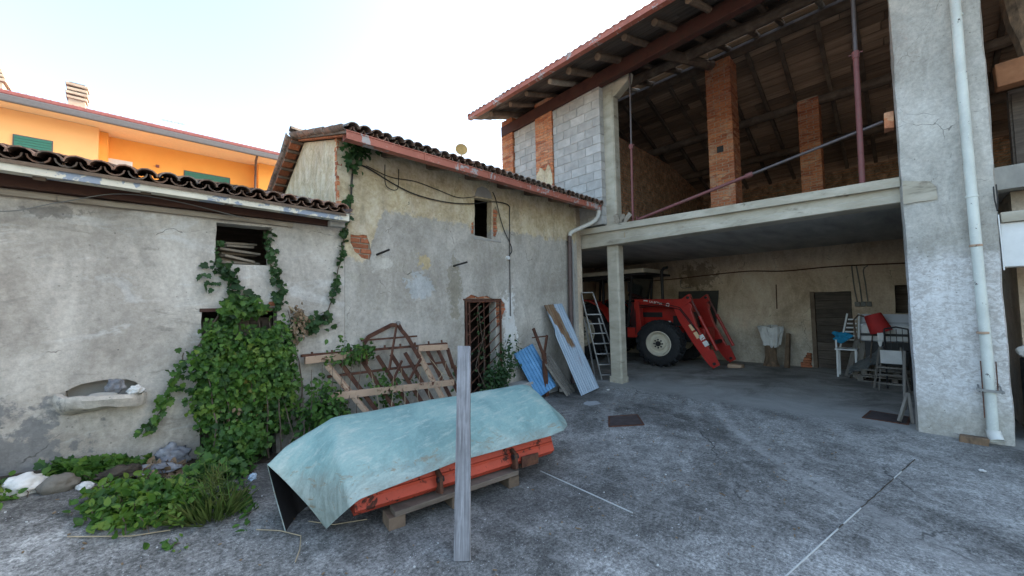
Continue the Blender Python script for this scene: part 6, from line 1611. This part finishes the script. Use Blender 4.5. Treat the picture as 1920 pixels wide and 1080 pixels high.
stems(vn, [[(1.25, YW-.06, 1.2), (1.22, YW-.08, 1.5), (1.35, YW-.06, 1.68), (1.42, YW-.05, 1.5)], [(1.2, YW-.08, 1.75), (1.3, YW-.09, 1.65), (1.45, YW-.05, 1.55)]], .012, 'dry_stem', 'straw')
# left trailing sprays
sp_ = thing('creeper_spray', 'trailing creeper spray hanging left of the doorway', 'climbing plant', (.15, YW, .8))
s1 = [(.28, YW-.1, 1.30), (.24, YW-.06, 1.1), (.16, YW-.05, .92), (.10, YW-.05, .72), (.02, YW-.05, .60)]
L = Leaves(); along(L, s1, 80, .028, .06, out=.05); L.build('foliage', MT['leaf'], sp_); stems(sp_, [s1], .006)
# shrub between creeper and harrow, plants at the lattice gate
sh = thing('shrub', 'leafy shrub growing through the left end of the harrow frame', 'shrub', (1.5, 4.8, 0))
L = Leaves(); curtain(L, [(1.22, .1), (1.95, .1), (1.85, .5), (1.75, .85), (1.55, 1.0), (1.3, .95), (1.2, .6)], 850, .45, .07, 'oval', .2); curtain(L, [(1.5, .95), (2.3, 1.05), (2.2, 1.25), (1.65, 1.32), (1.55, 1.2)], 260, .25, .065, 'oval', .1)
curtain(L, [(1.9, .3), (2.9, .3), (2.8, .8), (2.3, .95), (2.0, .8)], 220, .35, .06, 'oval', .2)
L.build('foliage', MT['leaf'], sh)
stems(sh, [[(1.3+.11*i, 4.75, .0), (1.36+.1*i, 4.7, .5), (1.4+.12*i, 4.85, 1.0+.04*i)] for i in range(6)], .007)
stems(sh, [[(2.0+.2*i, 4.5-.04*i, .05), (2.1+.18*i, 4.62, .5), (2.05+.2*i+.1*(i % 2), 4.7, .9)] for i in range(6)]+[[(2.9, 4.6, .6), (3.05, 4.65, .75), (3.3, 4.7, .62)], [(3.05, 4.65, .75), (2.92, 4.8, 1.0)]], .006, 'dry_stem', 'straw')
gp = thing('shrub', 'shrub with oval leaves growing through the lattice gate', 'shrub', (4.4, 4.95, 0))
L = Leaves(); curtain(L, [(3.95, .1), (4.72, .1), (4.78, .7), (4.65, 1.15), (4.45, 1.28), (4.3, .95), (4.0, .6)], 620, .30, .075, 'oval', .1); along(L, [(4.05, YW-.02, .5), (4.1, YW-.04, 1.2), (4.08, YW, 1.65)], 40, .08, .06, 'oval')
curtain(L, [(3.45, .3), (3.75, .3), (3.75, .95), (3.55, 1.05)], 90, .15, .065, 'oval', .1); along(L, [(4.7, YW-.08, 1.1), (4.85, YW-.1, 1.05), (4.9, YW-.1, .85)], 22, .06, .07, 'oval'); along(L, [(4.75, YW-.08, .7), (4.95, YW-.1, .6)], 16, .05, .065, 'oval')
L.build('foliage', MT['leaf_d'], gp)
stems(gp, [[(4.1, 5.0, .1), (4.15, 5.02, .8), (4.05, 5.04, 1.7)], [(4.3, 4.95, .05), (4.4, 4.95, .6), (4.7, 4.98, 1.15)], [(4.2, 4.9, .1), (3.95, 5.0, .7), (4.15, 5.0, 1.3)], [(4.45, 4.95, .1), (4.6, 4.95, .5), (4.85, 4.98, .8)]], .009)
# weeds on the yard
def patch(name, lb, poly, n, hmax, size, kind='oval', mat='leaf_b', cat='weeds'):
    c = np.array(poly).mean(0); o = thing(name, lb, cat, (c[0], c[1], gh(*c)))
    q = rand_in(poly, n); cc = rand_in(poly, max(5, n//22)); idx = rng.integers(0, len(cc), n); q = q*.5+cc[idx]*.5+rng.normal(0, .03, (n, 2))
    h = hmax*(.15+.85*rng.random(n))*(.5+.6*np.sin(idx*1.7)**2); z = np.array([gh(a, b) for a, b in q])
    P = np.stack([q[:, 0], q[:, 1], z+h], 1); Nn = rng.normal(0, .35, (n, 3))+np.array([-.1, -.35, .9]); D = rng.normal(0, .7, (n, 3))+np.array([0, -.2, .05])
    Lq = Leaves(); Lq.put(kind, P, D, Nn, size*(.5+.8*rng.random(n))); Lq.build('foliage', MT[mat], o)
    mb = MB()
    for i in range(0, n, 9):
        a = V(*P[i]); b = V(a.x+random.uniform(-.05, .05), a.y+random.uniform(-.05, .05), gh(a.x, a.y)); mb.tube([b, (a+b)/2+V(.01, .01, 0), a], .003, 4)
    stuff(mb.build('stalk', MT['stem'], o))
    return o
patch('weed_patch', 'broad green weed patch spreading over the yard left of the grass tuft', [(-.42, 4.15), (-.30, 4.5), (.0, 4.62), (.3, 4.45), (.42, 4.1), (.38, 3.75), (.1, 3.62), (-.12, 3.72)], 2400, .13, .062)
patch('weed_patch', 'darker weed band along the foot of the left wall', [(-.62, 4.72), (-.5, 5.05), (.1, 5.05), (.12, 4.88), (-.2, 4.74)], 800, .14, .075, 'lobed', 'leaf')
patch('weed_patch', 'low weeds round the white sack at the far left edge', [(-1.3, 4.5), (-1.2, 5.0), (-.72, 5.05), (-.6, 4.62), (-.8, 4.35)], 800, .10, .055)
patch('weed_patch', 'small weeds between the grass tuft and the green sheet', [(.46, 3.4), (.5, 4.3), (.75, 4.5), (.72, 3.75), (.62, 3.4)], 130, .06, .055)
patch('weed_patch', 'creeper leaves spreading on the ground before the doorway', [(.25, 4.35), (.3, 4.75), (.8, 4.85), (.85, 4.6), (.5, 4.35)], 420, .16, .075, 'lobed', 'leaf')
patch('weed_patch', 'tiny weed sprigs in a crack left of the grass tuft', [(.02, 3.45), (.28, 3.45), (.28, 3.55), (.02, 3.55)], 22, .03, .05)
patch('dry_leaf_litter', 'dry brown leaf litter heaped by the grey plastic sheeting', [(-.1, 4.65), (.3, 4.65), (.34, 5.0), (-.05, 4.98)], 420, .07, .06, 'oval', 'dryleaf', 'leaf litter')
patch('dry_leaf_litter', 'dry leaves and twigs between the creeper and the trough', [(.9, 4.1), (1.9, 4.2), (1.9, 4.9), (1.0, 4.95)], 260, .03, .05, 'oval', 'dryleaf', 'leaf litter')
gt = thing('grass_tuft', 'tall grass tuft growing from a crack in the yard', 'grass', (.40, 3.80, gh(.4, 3.8)))
L = Leaves(); n = 230; ang = rng.random(n)*2*np.pi; rad = rng.random(n)**.7*.14; B = np.stack([.40+rad*np.cos(ang), 3.80+rad*np.sin(ang), np.full(n, gh(.4, 3.8))], 1)
D = np.stack([np.cos(ang)*(.25+.8*rng.random(n)), np.sin(ang)*(.25+.8*rng.random(n)), .5+rng.random(n)], 1)
tvx, tfx = TPL['thin']; Nn = np.stack([np.cos(ang)*.3, np.sin(ang)*.3, np.ones(n)], 1)+rng.normal(0, .3, (n, 3)); L.put('thin', B, D, Nn, .09+.17*rng.random(n)); 
n = 260; h = .08+.25*rng.random(n); ang = rng.random(n)*6.28; P = np.stack([.40+.10*np.cos(ang)*rng.random(n), 3.82+.10*np.sin(ang)*rng.random(n), gh(.4, 3.8)+h], 1); L.put('thin', P, rng.normal(0, .6, (n, 3))+np.array([0, 0, .6]), rng.normal(0, 1, (n, 3)), .06+.05*rng.random(n))
L.build('blades', MT['leaf_g'], gt)
stems(gt, [[(.40+.03*i, 3.8-.02*i, gh(.4, 3.8)), (.38+.05*i-.1, 3.78, .25+gh(.4, 3.8)), (.40+.07*i-.2, 3.74+.02*i, .42+.03*i)] for i in range(5)], .004, 'stalk', 'leaf_b')
# straws and twigs on the ground
for i, (pts, lb) in enumerate((([(.62, 3.45), (.75, 3.34), (.85, 3.18), (.80, 3.02), (.74, 2.9)], 'long pale dry stalk curving round the left tip of the green sheet'), ([(.95, 3.35), (1.08, 3.18), (1.3, 3.08)], 'pale dry stalk lying under the left end of the trough'), ([(-.35, 3.9), (-.05, 3.75), (.15, 3.72)], 'thin dry stalk on the concrete below the weeds'))):
    tag(MB().tube([V(x, y, gh(x, y)+.012) for x, y in pts], .004, 5).build('dry_stalk', MT['straw'], None), lb, 'stalk')
mb = MB(); rr = random.Random(5)
for i in range(420):
    x, y = rr.uniform(-1, 6.8), rr.uniform(.6, 4.9); z = gh(x, y)+.004
    a = rr.uniform(0, 6.28); l_ = rr.uniform(.008, .05 if i % 5 == 0 else .02)
    mb.bar((x, y, z), (x+l_*math.cos(a), y+l_*math.sin(a), z+.003), rr.uniform(.004, .012), .006)
stuff(tag(mb.build('yard_litter', MT['dryleaf'], None), 'scattered chips, twigs and grit on the yard floor', 'litter'))
mb = MB()
for i in range(150):
    x, y = rr.uniform(-1, 6.8), rr.uniform(.5, 4.6); z = gh(x, y); s_ = rr.uniform(.002, .006); mb.box(x-s_, x+s_, y-s_, y+s_, z-.002, z+s_, s_*.4)
stuff(tag(mb.build('white_grit', MT['seal'], None), 'small pale stone chips strewn on the yard', 'grit'))
for i, (x, y, s_, lb) in enumerate(((6.25, -.75, .035, 'white flake on the ground right of the broken brick'), (5.85, -.42, .03, 'white flake on the ground left of the pillar downpipe'), (6.55, 4.15, .03, 'white flake on the ground right of the galvanised sheet'))):
    lump('plaster_flake', (x, y, 0), (s_, s_*.8, s_*.35), MT['sack'], lb, 'flake', 30+i, fold=.4)
